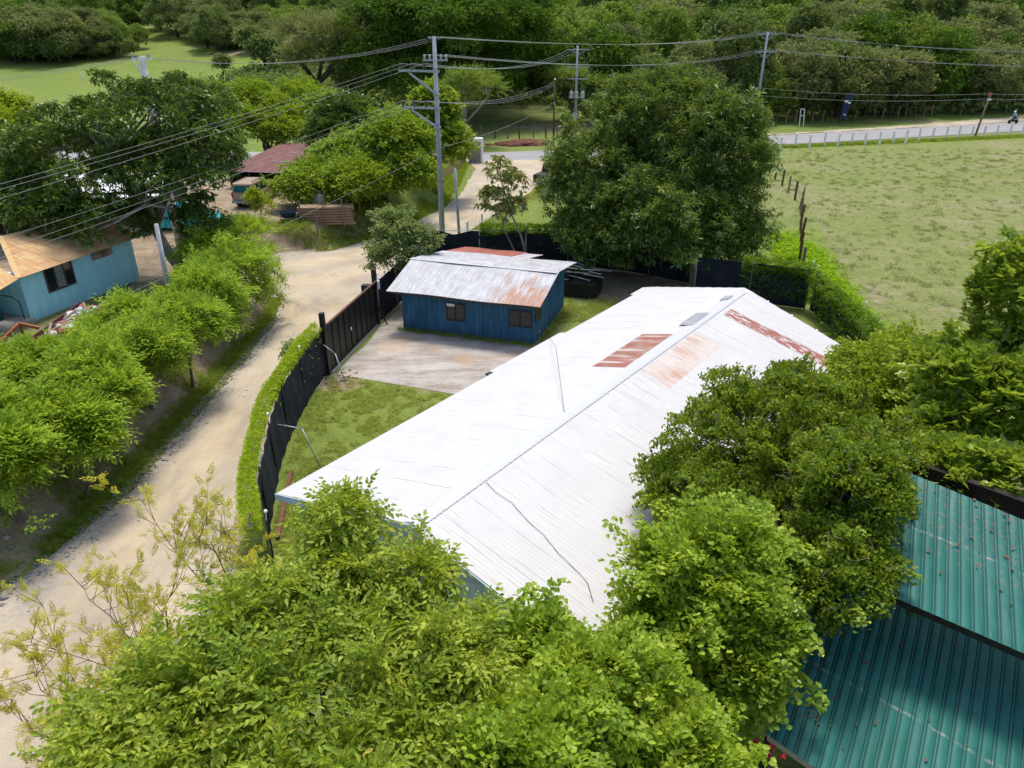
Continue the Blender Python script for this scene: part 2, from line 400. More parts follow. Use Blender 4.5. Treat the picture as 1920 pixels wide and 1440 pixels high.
def concrete_material():
    g = G('yard_concrete'); p = g.pos(); n1 = g.noise(g.map(p, (1, 1, 1)), .55, 6, .6); n2 = g.noise(p, 6, 6, .7); n3 = g.noise(g.map(p, (.5, 1.6, 1), (0, 0, -.3)), .9, 6, .7)
    col = g.mix(g.rng(n1, .35, .65), (.33, .295, .26), (.45, .415, .375)); col = g.mix(g.rng(n3, .44, .60, 0, .8), col, (.23, .19, .15)); col = g.mix(g.rng(n2, .5, .75, 0, .5), col, (.52, .48, .43))
    col = g.mix(g.rng(g.noise(p, .32, 2), .58, .68, 0, .5), col, (.46, .30, .17))
    return g.pbr(col, .9, 0, g.bump(n2, .3, .02), .2)
def asphalt_material():
    g = G('asphalt'); p = g.pos(); n1 = g.noise(g.map(p, (.25, 1, 1), (0, 0, -.25)), .8, 6, .6); n2 = g.noise(p, 8, 4, .7)
    col = g.mix(g.rng(n1, .35, .65), (.24, .235, .235), (.31, .30, .295)); col = g.mix(g.rng(n2, .5, .8, 0, .4), col, (.36, .35, .33))
    return g.pbr(col, .9, 0, None, .3)
def box_mask(g, uv, u0, u1, v0, v1, soft=.06):
    s = g.sep(uv)
    a = g.rng(s[0], u0 - soft, u0); b = g.rng(s[0], u1 + soft, u1); c = g.rng(s[1], v0 - soft, v0); d = g.rng(s[1], v1 + soft, v1)
    return g.ma('MULTIPLY', g.ma('MULTIPLY', a, b, True), g.ma('MULTIPLY', c, d, True))
def white_roof_material():
    g = G('white_painted_zinc'); uv = g.coord('UV')
    st = g.noise(g.map(uv, (9, .45, 1)), 1.0, 6, .6); st2 = g.noise(g.map(uv, (22, .7, 1)), 1.0, 5, .65); n = g.noise(uv, 1.1, 5, .6); big = g.noise(uv, .25, 3, .5)
    col = g.mix(g.rng(n, .3, .7), (.49, .485, .475), (.56, .555, .545))
    f = g.ma('MULTIPLY', g.rng(st2, .52, .64), g.rng(n, .46, .62), True)
    s = g.sep(uv); wing = g.rng(s[1], 4.6, 4.9, .28, 1.0); col = g.mix(g.ma('MULTIPLY', g.ma('MULTIPLY', f, wing), .6), col, (.30, .24, .20))
    f2 = g.ma('MULTIPLY', g.rng(st, .56, .64), g.rng(big, .42, .6), True); col = g.mix(g.ma('MULTIPLY', g.ma('MULTIPLY', f2, wing), .6), col, (.36, .34, .33))
    # overlaps between sheets
    q = g.ma('FRACT', g.ma('DIVIDE', g.ma('ADD', s[0], g.ma('MULTIPLY', g.noise(uv, .5, 2), .15)), .82)); line = g.ma('MULTIPLY', g.ma('LESS_THAN', q, .022), g.rng(g.noise(uv, .8, 3), .42, .6)); col = g.mix(g.ma('MULTIPLY', line, .7), col, (.20, .20, .21))
    ru = (.20, .060, .035); ru2 = (.34, .14, .08)
    rust = g.mix(g.rng(st, .3, .7), ru, ru2)
    m1 = g.ma('MULTIPLY', box_mask(g, uv, 9.75, 13.1, 3.35, 4.45), g.rng(g.ma('ADD', g.noise(g.map(uv, (3.2, .35, 1)), 1.0, 5, .6), g.ma('MULTIPLY', g.sep(uv)[0], -.022)), .10, .22), True)
    m2 = g.ma('MULTIPLY', box_mask(g, uv, 9.8, 13.8, 5.0, 5.95), g.rng(g.ma('ADD', st2, g.ma('MULTIPLY', g.ma('SUBTRACT', n, .5), .5)), .45, .60), True)
    m3 = g.ma('MULTIPLY', box_mask(g, uv, 16.1, 16.75, 5.15, 8.95, .12), g.rng(g.noise(g.map(uv, (5, 2.2, 1)), 1.1, 5, .7), .42, .50), True)
    base2 = g.mix(box_mask(g, uv, 9.8, 13.8, 5.0, 5.95, .01), col, (.54, .49, .45))
    col = g.mix(g.ma('MULTIPLY', m1, g.rng(n, .25, .5, .55, 1)), base2, rust); col = g.mix(g.ma('MULTIPLY', m2, g.rng(st, .35, .6, .25, 1)), col, (.42, .22, .13)); col = g.mix(m3, col, (.27, .075, .05))
    return g.pbr(col, .55, 0, None, .4)
def small_roof_material():
    g = G('worn_white_zinc'); uv = g.coord('UV'); s = g.sep(uv)
    n = g.noise(uv, 1.6, 6, .65); st = g.noise(g.map(uv, (13, .8, 1)), 1.0, 6, .65); st3 = g.noise(g.map(uv, (5, .7, 1)), 1.0, 6, .7)
    col = g.mix(g.rng(n, .36, .62), (.40, .41, .43), (.56, .56, .57)); col = g.mix(g.ma('MULTIPLY', g.rng(st, .46, .62), .65), col, (.29, .285, .285))
    side = g.rng(s[0], 3.6, 5.6); front = g.rng(s[1], 2.6, .4)
    f = g.ma('MULTIPLY', g.rng(g.ma('ADD', st3, g.ma('MULTIPLY', g.ma('MULTIPLY', side, front), .20)), .56, .66), g.ma('MULTIPLY', g.rng(s[1], 2.75, 2.45), g.ma('ADD', g.ma('MULTIPLY', side, .95), .06)), True)
    f = g.ma('MULTIPLY', f, g.rng(st, .32, .52))
    col = g.mix(f, col, g.mix(g.rng(st, .4, .6), (.30, .12, .06), (.45, .24, .14)))
    col = g.mix(g.ma('MULTIPLY', g.rng(st, .62, .7), .4), col, (.45, .30, .22))
    return g.pbr(col, .55, .0, None, .4)
def rust_roof_material(name, c1, c2, c3):
    g = G(name); uv = g.coord('UV'); n = g.noise(uv, 1.2, 6, .65); st = g.noise(g.map(uv, (8, .7, 1)), 1.0, 6, .65)
    col = g.mix(g.rng(n, .35, .65), c1, c2); col = g.mix(g.rng(st, .5, .66), col, c3)
    return g.pbr(col, .7, 0, None, .3)
def green_roof_material():
    g = G('green_ribbed_steel'); uv = g.coord('UV'); s = g.sep(uv)
    n = g.noise(uv, .9, 5, .6); n2 = g.noise(uv, 9, 5, .75); st = g.noise(g.map(uv, (7, .5, 1)), 1.0, 5, .7)
    col = g.mix(g.rng(n, .35, .65), (.015, .120, .096), (.026, .160, .132)); col = g.mix(g.rng(st, .5, .7, 0, .35), col, (.14, .25, .24))
    grime = g.ma('MULTIPLY', g.rng(n2, .52, .66), g.rng(g.ma('ADD', n, g.ma('MULTIPLY', g.ma('LESS_THAN', s[0], 19), g.ma('MULTIPLY', s[1], .12))), .58, .74), True)
    col = g.mix(g.ma('MULTIPLY', grime, .8), col, (.20, .15, .10))
    band = g.ma('MULTIPLY', g.rng(g.ma('ABSOLUTE', g.ma('SUBTRACT', s[1], g.ma('ADD', 1.75, g.ma('MULTIPLY', n, .2)))), .04, .015), g.rng(n2, .46, .62), True)
    col = g.mix(g.ma('MULTIPLY', band, .5), col, (.42, .40, .34))
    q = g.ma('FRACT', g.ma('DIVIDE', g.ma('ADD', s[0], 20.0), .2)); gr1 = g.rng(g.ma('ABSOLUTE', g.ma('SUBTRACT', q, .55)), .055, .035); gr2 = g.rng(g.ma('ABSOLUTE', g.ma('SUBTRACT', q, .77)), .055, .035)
    col = g.mix(g.ma('MULTIPLY', g.ma('ADD', gr1, gr2, True), .72), col, (.012, .045, .040))  # groove shade painted into the colour as paired dark lines
    return g.pbr(col, g.rng(n, .3, .7, .5, .65), 0, None, .22)
def wall_material(name, c, cd, base_z=0.0):
    g = G(name); p = g.coord(); n = g.noise(p, .9, 6, .6); n2 = g.noise(g.map(p, (6, 6, .6)), 1.0, 5, .65); z = g.sep(p)[2]
    col = g.mix(g.rng(n, .3, .7), cd, c); col = g.mix(g.rng(n2, .46, .68, 0, .5), col, tuple(min(1, x * 1.5 + .05) for x in c))
    lo = g.ma('MULTIPLY', g.rng(g.ma('ADD', z, g.ma('MULTIPLY', n, .35)), base_z + .62, base_z + .15), .45, True)
    col = g.mix(lo, col, (c[0] * .6 + .03, c[1] * .6 + .02, c[2] * .55))
    return g.pbr(col, .75, 0, g.bump(n, .1, .01), .3)
M = {}
M['ground'] = ground_material(); M['dirtroad'] = dirt_road_material(); M['concrete'] = concrete_material(); M['asphalt'] = asphalt_material()
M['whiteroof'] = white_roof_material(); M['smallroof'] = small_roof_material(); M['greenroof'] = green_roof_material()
M['redroof'] = rust_roof_material('rusty_red_zinc', (.30, .085, .06), (.36, .12, .085), (.44, .20, .14))
M['oranger'] = rust_roof_material('orange_rusty_zinc', (.50, .27, .12), (.62, .47, .22), (.40, .16, .07))
M['maroon'] = rust_roof_material('maroon_zinc', (.11, .036, .032), (.15, .052, .045), (.22, .10, .08))
M['zinc'] = rust_roof_material('grey_zinc', (.46, .44, .46), (.54, .52, .54), (.40, .32, .30))
M['farwhite'] = rust_roof_material('far_white_zinc', (.72, .74, .78), (.82, .83, .85), (.66, .58, .52))
M['bluewall'] = wall_material('blue_fibre_wall', (.035, .125, .205), (.018, .080, .155))
M['turqwall'] = wall_material('turquoise_wall', (.40, .76, .88), (.36, .71, .84), 1.3)
M['palewall'] = wall_material('pale_blue_wall', (.42, .54, .62), (.36, .48, .56))
M['fascia'] = plain('pale_blue_paint', (.45, .60, .70), .6)
M['black'] = plain('black_paint', (.012, .012, .014), .45, var=.2)
M['gatepanel'] = plain('black_gate_sheet', (.009, .009, .009), .5, var=.25)
M['steel'] = plain('galvanised_steel', (.42, .45, .48), .45, .3)
M['concpole'] = plain('pale_concrete', (.52, .52, .50), .85)
M['greypole'] = plain('grey_steel_pole', (.36, .40, .44), .6)
M['wood'] = plain('weathered_wood', (.27, .20, .15), .9, var=.25, sc=9)
M['darkwood'] = plain('dark_post_wood', (.13, .085, .06), .9, var=.25, sc=9)
M['rustwood'] = plain('rusty_post', (.20, .09, .05), .9, var=.25, sc=9)
M['plank'] = plain('sawn_lumber', (.36, .24, .15), .85, var=.2, sc=8)
M['orangesteel'] = plain('red_oxide_steel', (.36, .12, .05), .6)
M['white'] = plain('white_paint', (.88, .88, .86), .6, var=.05)
M['wire'] = plain('bare_wire', (.30, .30, .30), .5)
M['cable'] = plain('black_cable', (.05, .05, .05), .6)
M['insul'] = plain('brown_porcelain', (.05, .03, .028), .3)
M['glass'] = plain('dark_glass', (.012, .020, .030), .08, spec=.8, var=.05)
M['louvre'] = plain('brown_louvre', (.085, .065, .060), .4)
M['frame'] = plain('dark_window_frame', (.045, .035, .032), .5)
M['rubber'] = plain('tyre_rubber', (.02, .02, .02), .8)
M['redlamp'] = plain('red_lamp', (.45, .03, .02), .25)
M['plate'] = plain('plate_white', (.7, .7, .7), .5)
M['tan'] = plain('tan_car_paint', (.42, .30, .19), .3, .2, var=.05)
M['navy'] = plain('dark_car_paint', (.03, .035, .05), .3, .3, var=.05)
M['turqcar'] = plain('turquoise_car_paint', (.04, .42, .50), .3, var=.05)
M['rim'] = plain('alloy_rim', (.35, .35, .36), .35, .6)
M['brownwall'] = plain('dark_brown_wall', (.035, .024, .020), .9, var=.3)
M['yellowwall'] = plain('stained_yellow_wall', (.40, .30, .10), .85, var=.3, sc=1.5)
M['greennet'] = plain('green_netting', (.02, .26, .20), .8)
M['redsoil'] = plain('red_soil', (.17, .060, .035), .95, var=.3, sc=2)
M['stone'] = plain('grey_stone', (.36, .33, .29), .9, var=.25)
M['plastic'] = plain('white_sack', (.70, .70, .72), .6, var=.2, sc=5)
M['skin'] = plain('skin', (.35, .20, .13), .6); M['shirt'] = plain('light_blue_shirt', (.55, .68, .78), .8); M['trouser'] = plain('dark_trousers', (.03, .035, .05), .9)
M['bikegreen'] = plain('green_bike_paint', (.05, .32, .14), .4); M['bay'] = plain('brown_coat', (.20, .13, .10), .8); M['greycoat'] = plain('pale_grey_coat', (.55, .56, .56), .8)
M['banner'] = plain('navy_banner_cloth', (.012, .03, .10), .7); M['deadleaf'] = plain('dry_leaf', (.22, .09, .04), .9, var=.3, sc=20)
M['flower'] = plain('red_petal', (.60, .02, .03), .6)
def netmat():
    g = G('black_shade_net'); n = g.noise(g.coord(), 1.5, 5, .6); st = g.noise(g.map(g.coord(), (1, 1, 14)), 1.0, 3)
    col = g.mix(g.rng(n, .3, .7), (.010, .014, .022), (.022, .028, .038)); col = g.mix(g.rng(st, .5, .7, 0, .4), col, (.035, .04, .048))
    return g.pbr(col, .85, 0, None, .2)
M['net'] = netmat()
BARK = plain('grey_brown_bark', (.20, .16, .125), .95, var=.3, sc=6); BARKP = plain('pale_grey_bark', (.36, .32, .28), .95, var=.25, sc=5); BARKD = plain('dark_bark', (.075, .06, .048), .95, var=.3, sc=6)
L = {}
L['pin'] = leafmat('leaf_mid_green', (.085, .165, .010), (.21, .305, .020), (.48, .54, .06), .42, .05, .6, (.48, .44, .05), .02)
L['vine'] = leafmat('leaf_bright_vine', (.095, .19, .010), (.24, .365, .020), (.49, .58, .07), .42, .05, .6)
L['small'] = leafmat('leaf_small_olive', (.045, .100, .007), (.12, .205, .012), (.33, .41, .033), .34, .05, .7, (.42, .38, .03), .04)
L['bush'] = leafmat('leaf_yellow_green', (.10, .19, .010), (.22, .32, .016), (.42, .48, .04), .42, .04, .5)
L['almond'] = leafmat('leaf_almond', (.085, .18, .014), (.20, .32, .028), (.46, .54, .07), .36, .08, .5, rough=.35)
L['mango'] = leafmat('leaf_mango', (.036, .088, .015), (.088, .165, .028), (.26, .34, .07), .28, .08, .30, (.36, .38, .05), .04, rough=.4)
L['mango2'] = leafmat('leaf_mango_dark', (.024, .068, .010), (.062, .130, .020), (.19, .27, .048), .26, .08, .35, (.30, .30, .04), .03, rough=.4)
L['leuc'] = leafmat('leaf_leucaena', (.10, .20, .014), (.225, .365, .028), (.46, .58, .075), .42, .03, .5)
L['spring'] = leafmat('leaf_spring_yellow', (.30, .30, .02), (.46, .44, .035), (.60, .55, .07), .5, .03, .6)
L['hedge'] = leafmat('leaf_creeper', (.16, .27, .010), (.30, .43, .016), (.50, .60, .04), .42, .04, .8, (.55, .38, .03), .02)
L['hedgedark'] = leafmat('leaf_creeper_green', (.05, .12, .006), (.13, .25, .012), (.28, .41, .03), .36, .05, .8)
L['bright'] = leafmat('leaf_bright_green', (.080, .160, .010), (.18, .285, .018), (.38, .48, .045), .38, .05, .25)
L['fshrub'] = leafmat('leaf_soft_shrub', (.10, .16, .05), (.19, .27, .08), (.36, .42, .15), .35, .06, .6, (.45, .30, .15), .03)
L['far1'] = leafmat('leaf_far_green', (.062, .105, .032), (.128, .185, .055), (.25, .31, .092), .3, .03, .12)  # far leaf colours greyed and lightened, with distance haze put into them
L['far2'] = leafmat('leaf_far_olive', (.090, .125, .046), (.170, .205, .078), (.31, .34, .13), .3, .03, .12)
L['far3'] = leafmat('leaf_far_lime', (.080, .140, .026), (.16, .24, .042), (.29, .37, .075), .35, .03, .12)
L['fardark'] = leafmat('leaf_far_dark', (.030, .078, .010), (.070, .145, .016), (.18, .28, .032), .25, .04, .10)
L['sapling'] = leafmat('leaf_sapling', (.10, .15, .05), (.20, .26, .08), (.40, .42, .17), .4, .05, .6, (.33, .16, .08), .12)
L['grass'] = leafmat('blade_grass', (.11, .19, .02), (.21, .31, .03), (.36, .44, .06), .45, .02, .5, (.35, .30, .12), .10)
L['lawn'] = leafmat('blade_lawn', (.19, .25, .04), (.30, .36, .06), (.44, .48, .11), .45, .01, .8, (.38, .32, .14), .15)
L['tuft'] = leafmat('blade_pasture', (.07, .115, .022), (.13, .185, .035), (.22, .26, .06), .35, .01, .5, (.30, .25, .12), .15)
L['weed'] = leafmat('leaf_lime_weed', (.14, .28, .008), (.26, .44, .014), (.44, .60, .04), .42, .02, .5)

# ------------------------------------------------------------------ ground, roads, yard
def axis(pts):
    """pts: list of (start, step) with a final end"""
    out = []
    for i in range(len(pts) - 1):
        a, s = pts[i]; b = pts[i + 1][0]; n = max(1, int(round((b - a) / s))); out += list(np.linspace(a, b, n, endpoint=False))
    return np.array(out + [pts[-1][0]])
gx = axis([(-420, 30), (-180, 8), (-70, 2), (-32, .3), (2, .6), (30, 1.5), (75, 4), (150, 12), (260, 40), (460, 1)])
gy = axis([(-30, 3), (4, .3), (60, .6), (84, 1.0), (130, 2.5), (260, 8), (420, 30), (620, 1)])
X, Y = np.meshgrid(gx, gy); Z = ground_z(X, Y); nx = len(gx); ny = len(gy)
idx = np.arange(nx * ny).reshape(ny, nx)
Fg = np.stack([idx[:-1, :-1], idx[:-1, 1:], idx[1:, 1:], idx[1:, :-1]], -1).reshape(-1, 4)
gro = mesh_np('ground', np.stack([X, Y, Z], -1).reshape(-1, 3), Fg, M['ground'], smooth=True)
tag(gro, kind='structure')
D = (xb(Y) - X); nz1 = fbm(X, Y, 3.0, 21); nz2 = fbm(X, Y, 9.0, 31); nz3 = fbm(X, Y, 1.2, 41)
wl = np.interp(Y, [10, 15, 20, 36.5, 38.5, 44, 46.5, 50, 62, 78, 84], [3.2, 2.6, 1.8, 1.8, 7.5, 7.5, 2.4, 2.2, 2.6, 3, 5])
t = D / wl
dirt = np.where((t > .02) & (t < 1.7) & (Y < 53), .40 + .5 * nz1 + .12, 0.0)
dirt = np.where((t > .05) & (t < 3.0) & (Y < 17.5), .45 + .45 * nz1, dirt)
dirt = np.maximum(dirt, np.where((X < -13) & (X > -40) & (Y > 38) & (Y < 62) & (t > .0), .62 + .35 * nz2, 0))
dirt = np.maximum(dirt, np.where((X < -15) & (X > -24) & (Y > 28) & (Y < 40), .34 + .3 * nz1, 0))
def blob(cx, cy, rx, ry, s): return s * sm(1.25 - np.sqrt(((X - cx) / rx) ** 2 + ((Y - cy) / ry) ** 2))
for a in [(8.5, 39.5, 7.5, 6, 1.0), (5.0, 33.0, 2.6, 4.5, .42), (-5.3, 36, 1.6, 6, .8), (13.6, 32, 1.8, 5, .5), (-6.6, 31, 1, 3, .3), (-7.0, 26.8, 1.6, 1.3, .9), (-5.2, 24.6, 1.2, 1.6, .42), (-6.2, 20.0, .9, 2.4, .5), (-3.4, 26.0, 1.6, .7, .5), (9, 15, 4, 8, .9), (2, 7, 6, 5, .7)]:
    dirt = np.maximum(dirt, blob(*a) * (.6 + .5 * nz1))
for a in [(7.5, 111, 13, 5.5, .85), (0, 108, 5, 3, .5), (60, 118, 22, 3, .65), (-38, 95, 9, 5, .4)]: dirt = np.maximum(dirt, blob(*a) * (.45 + .65 * nz1))
path = np.interp(Y, [36, 44, 54, 62, 75], [19.3, 20.6, 22.9, 25.3, 27.5])
dirt = np.maximum(dirt, np.clip(1.0 - np.abs(X - path) / 1.1, 0, 1) * (.35 + .5 * nz3) * (Y > 36) * (Y < 72))
for _ in range(1): dirt = np.where((Y > 200) & (fbm(X, Y, 25, 77) > .62), .7, dirt)
lush = np.where((X < -8) & (Y > 62), .55 + .5 * nz2, 0.0)
lush = np.maximum(lush, np.clip(1.4 - np.abs(X - np.interp(Y, [24, 40, 48, 60], [15.3, 16.8, 18.6, 22])) / 2.2, 0, 1) * (Y > 22) * (Y < 52) * (X > 12))
lush = np.maximum(lush, np.where((X > -8) & (X < 0) & (Y > 14) & (Y < 28), .35 + .6 * nz1, 0)); lush = np.maximum(lush, np.where((X > -6) & (X < 9) & (Y > 46) & (Y < 72), .75, 0)); lush = np.maximum(lush, np.where((t > .1) & (Y > 50) & (Y < 82), .6 * nz1 + .35, 0))
lush = np.maximum(lush, np.where((Y > 99 + .2 * X) & (Y < 112 + .2 * X) & (X > 10), .55, 0)); lush = np.maximum(lush, np.where((X > 26) & (np.abs(Y - (83.0 + .25 * X)) < 1.2), .9, 0))
dry = np.where((X > 9) & (Y < 92 + .15 * X), .30 + 1.1 * (nz2 - .38), .2 * nz2); dry = np.clip(dry - .8 * lush, 0, 1)
ca = gro.data.color_attributes.new('mask', 'FLOAT_COLOR', 'POINT')
ca.data.foreach_set('color', np.stack([np.clip(dirt, 0, 1), np.clip(lush, 0, 1), np.clip(dry, 0, 1), np.ones_like(dry)], -1).astype(np.float32).ravel())

def strip(name, left, right, mat, dz, seglen=.5, cols=14, rough=.12, seed=0, z_extra=None, top=0.0):
    """sheet between two border polylines (equal counts), with an irregular edge"""
    Lp = np.array(left, float); Rp = np.array(right, float); c = (Lp + Rp) / 2; s = np.concatenate([[0], np.cumsum(np.linalg.norm(np.diff(c, axis=0), axis=1))])
    n = max(2, int(s[-1] / seglen)); q = np.linspace(0, s[-1], n)
    l = np.stack([np.interp(q, s, Lp[:, i]) for i in (0, 1)], -1); r = np.stack([np.interp(q, s, Rp[:, i]) for i in (0, 1)], -1)
    k = 5
    if n > 20:
        ker = np.ones(k) / k
        for a in (l, r):
            for i in (0, 1): a[2:-2, i] = np.convolve(a[:, i], ker, 'same')[2:-2]
    u = np.linspace(0, 1, cols); P = l[:, None, :] * (1 - u[None, :, None]) + r[:, None, :] * u[None, :, None]
    e = np.minimum(u, 1 - u); w = np.exp(-e * 14)
    dirx = (r - l) / np.linalg.norm(r - l, axis=1, keepdims=True)
    off = (fbm(P[..., 0], P[..., 1], 1.1, 50 + seed) - .5) * 2 * rough * w[None, :]
    P = P + off[..., None] * dirx[:, None, :]
    zz = ground_z(P[..., 0], P[..., 1]) + dz
    if z_extra is not None: zz = zz + z_extra(P[..., 0], P[..., 1], u[None, :])
    V = np.concatenate([P, zz[..., None]], -1).reshape(-1, 3); ii = np.arange(n * cols).reshape(n, cols)
    F = np.stack([ii[:-1, :-1], ii[:-1, 1:], ii[1:, 1:], ii[1:, :-1]], -1).reshape(-1, 4)
    uv = np.stack([np.tile(u, (n, 1)), np.tile(q[:, None] / 1.0, (1, cols))], -1).reshape(-1, 2)
    return tag(mesh_np(name, V, F, mat, uv=uv, smooth=True), kind='structure')
def ruts(x, y, u): return .045 * np.abs(np.sin(u * 9.5)) * np.minimum(u, 1 - u) * 4 * .5 + .05 * (fbm(x, y, .9, 61)) * np.minimum(1, np.minimum(u, 1 - u) * 8)
rl = [(-26, -6), (-21.5, 4), (-16.6, 9.6), (-13.3, 13.3), (-12.2, 17), (-11.85, 20), (-11.6, 28), (-11.6, 34), (-12.6, 37.2), (-19, 40.0), (-19, 43.2), (-12.6, 46.1), (-10.4, 48.5), (-8.6, 51.2), (-6.9, 55), (-5.0, 60), (-4.3, 66), (-4.0, 72), (-3.8, 77), (-4.6, 82)]
rr_ = [(-8, -6), (-7.6, 3), (-7.3, 9), (-7.35, 13), (-7.6, 17), (-8.1, 20.5), (-8.4, 25), (-7.9, 29), (-7.2, 33), (-6.4, 37), (-6.0, 41), (-5.6, 44.2), (-5.0, 46.6), (-3.6, 50), (-1.9, 54), (-.2, 60), (2.1, 66), (3.7, 72), (6.0, 77), (9, 81.8)]
strip('dirt_road', rl, rr_, M['dirtroad'], .012, .35, 36, .3, 1, ruts)
pn = [(-90, 84), (-40, 80.5), (-14, 80.2), (-3.4, 81.0), (4, 82.3), (14, 85.6), (31.3, 92.9), (43.7, 97.2), (57.7, 102.2), (71.3, 107.0), (110, 121)]
pf = [(-90, 91), (-40, 87.5), (-14, 86.7), (-3.7, 87.2), (4.4, 89.0), (14, 92.4), (33.5, 101.6), (48.3, 107.2), (64.0, 112.6), (81.4, 119.5), (110, 130)]
strip('road', pn, pf, M['asphalt'], .05, 1.0, 8, .15, 2)
strip('road_verge', [(30, 101.0), (48, 107.6), (64, 113), (84, 121)], [(30, 101.6), (48.3, 109.2), (63, 116.0), (84, 124.5)], M['dirtroad'], .03, .8, 8, .8, 3)
yardL = [(-7.35, 27.55), (-7.0, 29.3), (-6.6, 31.2), (-6.3, 33.2), (-5.7, 35.5), (-5.3, 38)]
yardR = [(-2.2, 25.7), (-.6, 27.6), (.9, 29.2), (1.0, 31.2), (-3.4, 34), (-3.3, 38)]
strip('yard_paving', yardL, yardR, M['concrete'], .014, .25, 24, .12, 4)

# ------------------------------------------------------------------ sheet roofs
def sheet(name, mat, parent, fn, u0, u1, w0, w1, prof='sine', pitch=.1, amp=.011, rows=10, per=6, wlo=None, whi=None, uvo=(0, 0)):
    """corrugated sheet: fn(u,w)->(x,y,z); corrugation varies along u"""
    if prof == 'sine':
        n = int((u1 - u0) / pitch * per) + 1; U = np.linspace(u0, u1, n); hgt = amp * np.sin(2 * np.pi * U / pitch)
    elif prof == 'double':
        us = []; hs = []; k = u0
        while k < u1 - pitch:
            for a, h in ((0, 0), (.50, 0), (.53, -1), (.57, -1), (.60, 0), (.72, 0), (.75, -1), (.79, -1), (.82, 0), (.99, 0)): us.append(k + a * pitch); hs.append(h * amp)
            k += pitch
        U = np.array(us); hgt = np.array(hs)
    a = np.array([wlo(x) for x in U]) if wlo else np.full(len(U), w0); b = np.array([whi(x) for x in U]) if whi else np.full(len(U), w1)
    T = np.linspace(0, 1, rows); W = a[:, None] * (1 - T) + b[:, None] * T; UU = np.repeat(U[:, None], rows, 1)
    P = fn(UU, W); P = P + np.array([0, 0, 1.0]) * hgt[:, None, None]
    n = len(U); ii = np.arange(n * rows).reshape(n, rows)
    F = np.stack([ii[:-1, :-1], ii[1:, :-1], ii[1:, 1:], ii[:-1, 1:]], -1).reshape(-1, 4)
    uv = np.stack([UU + uvo[0], W + uvo[1]], -1).reshape(-1, 2)
    return mesh_np(name, P.reshape(-1, 3), F, mat, parent, uv=uv, smooth=(prof == 'sine'))
def louvre_window(parent, x0, x1, y, z0, z1, n=2, face=-1, axis='x', slats=7, blank=None, mat=None):
    """framed louvre window on a wall plane; frame is the part, slats and panes its sub-parts"""
    def B(mb, a0, a1, d0, d1, h0, h1):
        if axis == 'x': mb.box(a0, a1, min(y + face * d0, y + face * d1), max(y + face * d0, y + face * d1), h0, h1)
        else: mb.box(min(y + face * d0, y + face * d1), max(y + face * d0, y + face * d1), a0, a1, h0, h1)
    f = MB(); w = .05
    B(f, x0, x1, -.02, .04, z0, z0 + w); B(f, x0, x1, -.02, .04, z1 - w, z1); B(f, x0, x0 + w, -.02, .04, z0 + w, z1 - w); B(f, x1 - w, x1, -.02, .04, z0 + w, z1 - w)
    wd = (x1 - x0) / n
    for k in range(1, n): B(f, x0 + wd * k - w / 2, x0 + wd * k + w / 2, -.02, .04, z0 + w, z1 - w)
    fo = f.build('window', M['frame'], parent)
    b = MB(); B(b, x0 + w, x1 - w, -.015, .002, z0 + w, z1 - w); b.build('pane', M['glass'], fo)
    s = MB()
    for k in range(n):
        a0 = x0 + wd * k + w * .8; a1 = x0 + wd * (k + 1) - w * .8
        for i in range(slats):
            h = z0 + w + (z1 - z0 - 2 * w) * (i + .5) / slats
            B(s, a0, a1, .006, .022, h - .035, h + .028)
    s.build('louvre', mat or M['louvre'], fo)
    if blank:
        q = MB(); B(q, x0 + w, x0 + wd - w / 2, .024, .03, z1 - .18, z1 - w); q.build('paper', M['white'], fo)
    return fo

# ------------------------------------------------------------------ the long white-roofed building
o0 = atz(518, 925, 2.5); RZ = math.atan2(.804, .595)
wh = thing('long_building', 'long building under a big white corrugated roof with rust patches', 'building', (o0[0], o0[1], 0), RZ)
RV, RZT, EZ = 4.72, 3.66, 2.5
def zroof(v): return np.where(v < RV, EZ + (RZT - EZ) * v / RV, RZT - (RZT - 2.45) * (v - RV) / (9.06 - RV))
uend = lambda v: 20.2 - v * .21
def whfn(U, W): return np.stack([U, -W, zroof(W) + 0 * U], -1)
vlo = lambda u: (-.24 if 8.95 < u < 13.35 else (-.20 if u > 18.9 else 0.0)) if u < uend(0) else min(RV, (20.2 - u) / .21 * -1 + 0)
def left_lo(u): return vlo(u) if u <= 20.2 else 0
def left_hi(u): return RV if u <= uend(RV) else max(left_lo(u), (20.2 - u) / .21)
sheet('roof', M['whiteroof'], wh, whfn, 0, 20.15, 0, RV, pitch=.105, amp=.006, rows=8, wlo=left_lo, whi=left_hi)
def right_hi(u): return 9.06 if u <= uend(9.06) else max(RV + .02, (20.2 - u) / .21)
sheet('roof', M['whiteroof'], wh, whfn, 0, uend(RV) - .02, RV, 9.06, pitch=.105, amp=.006, rows=8, wlo=lambda u: RV + .005, whi=right_hi)
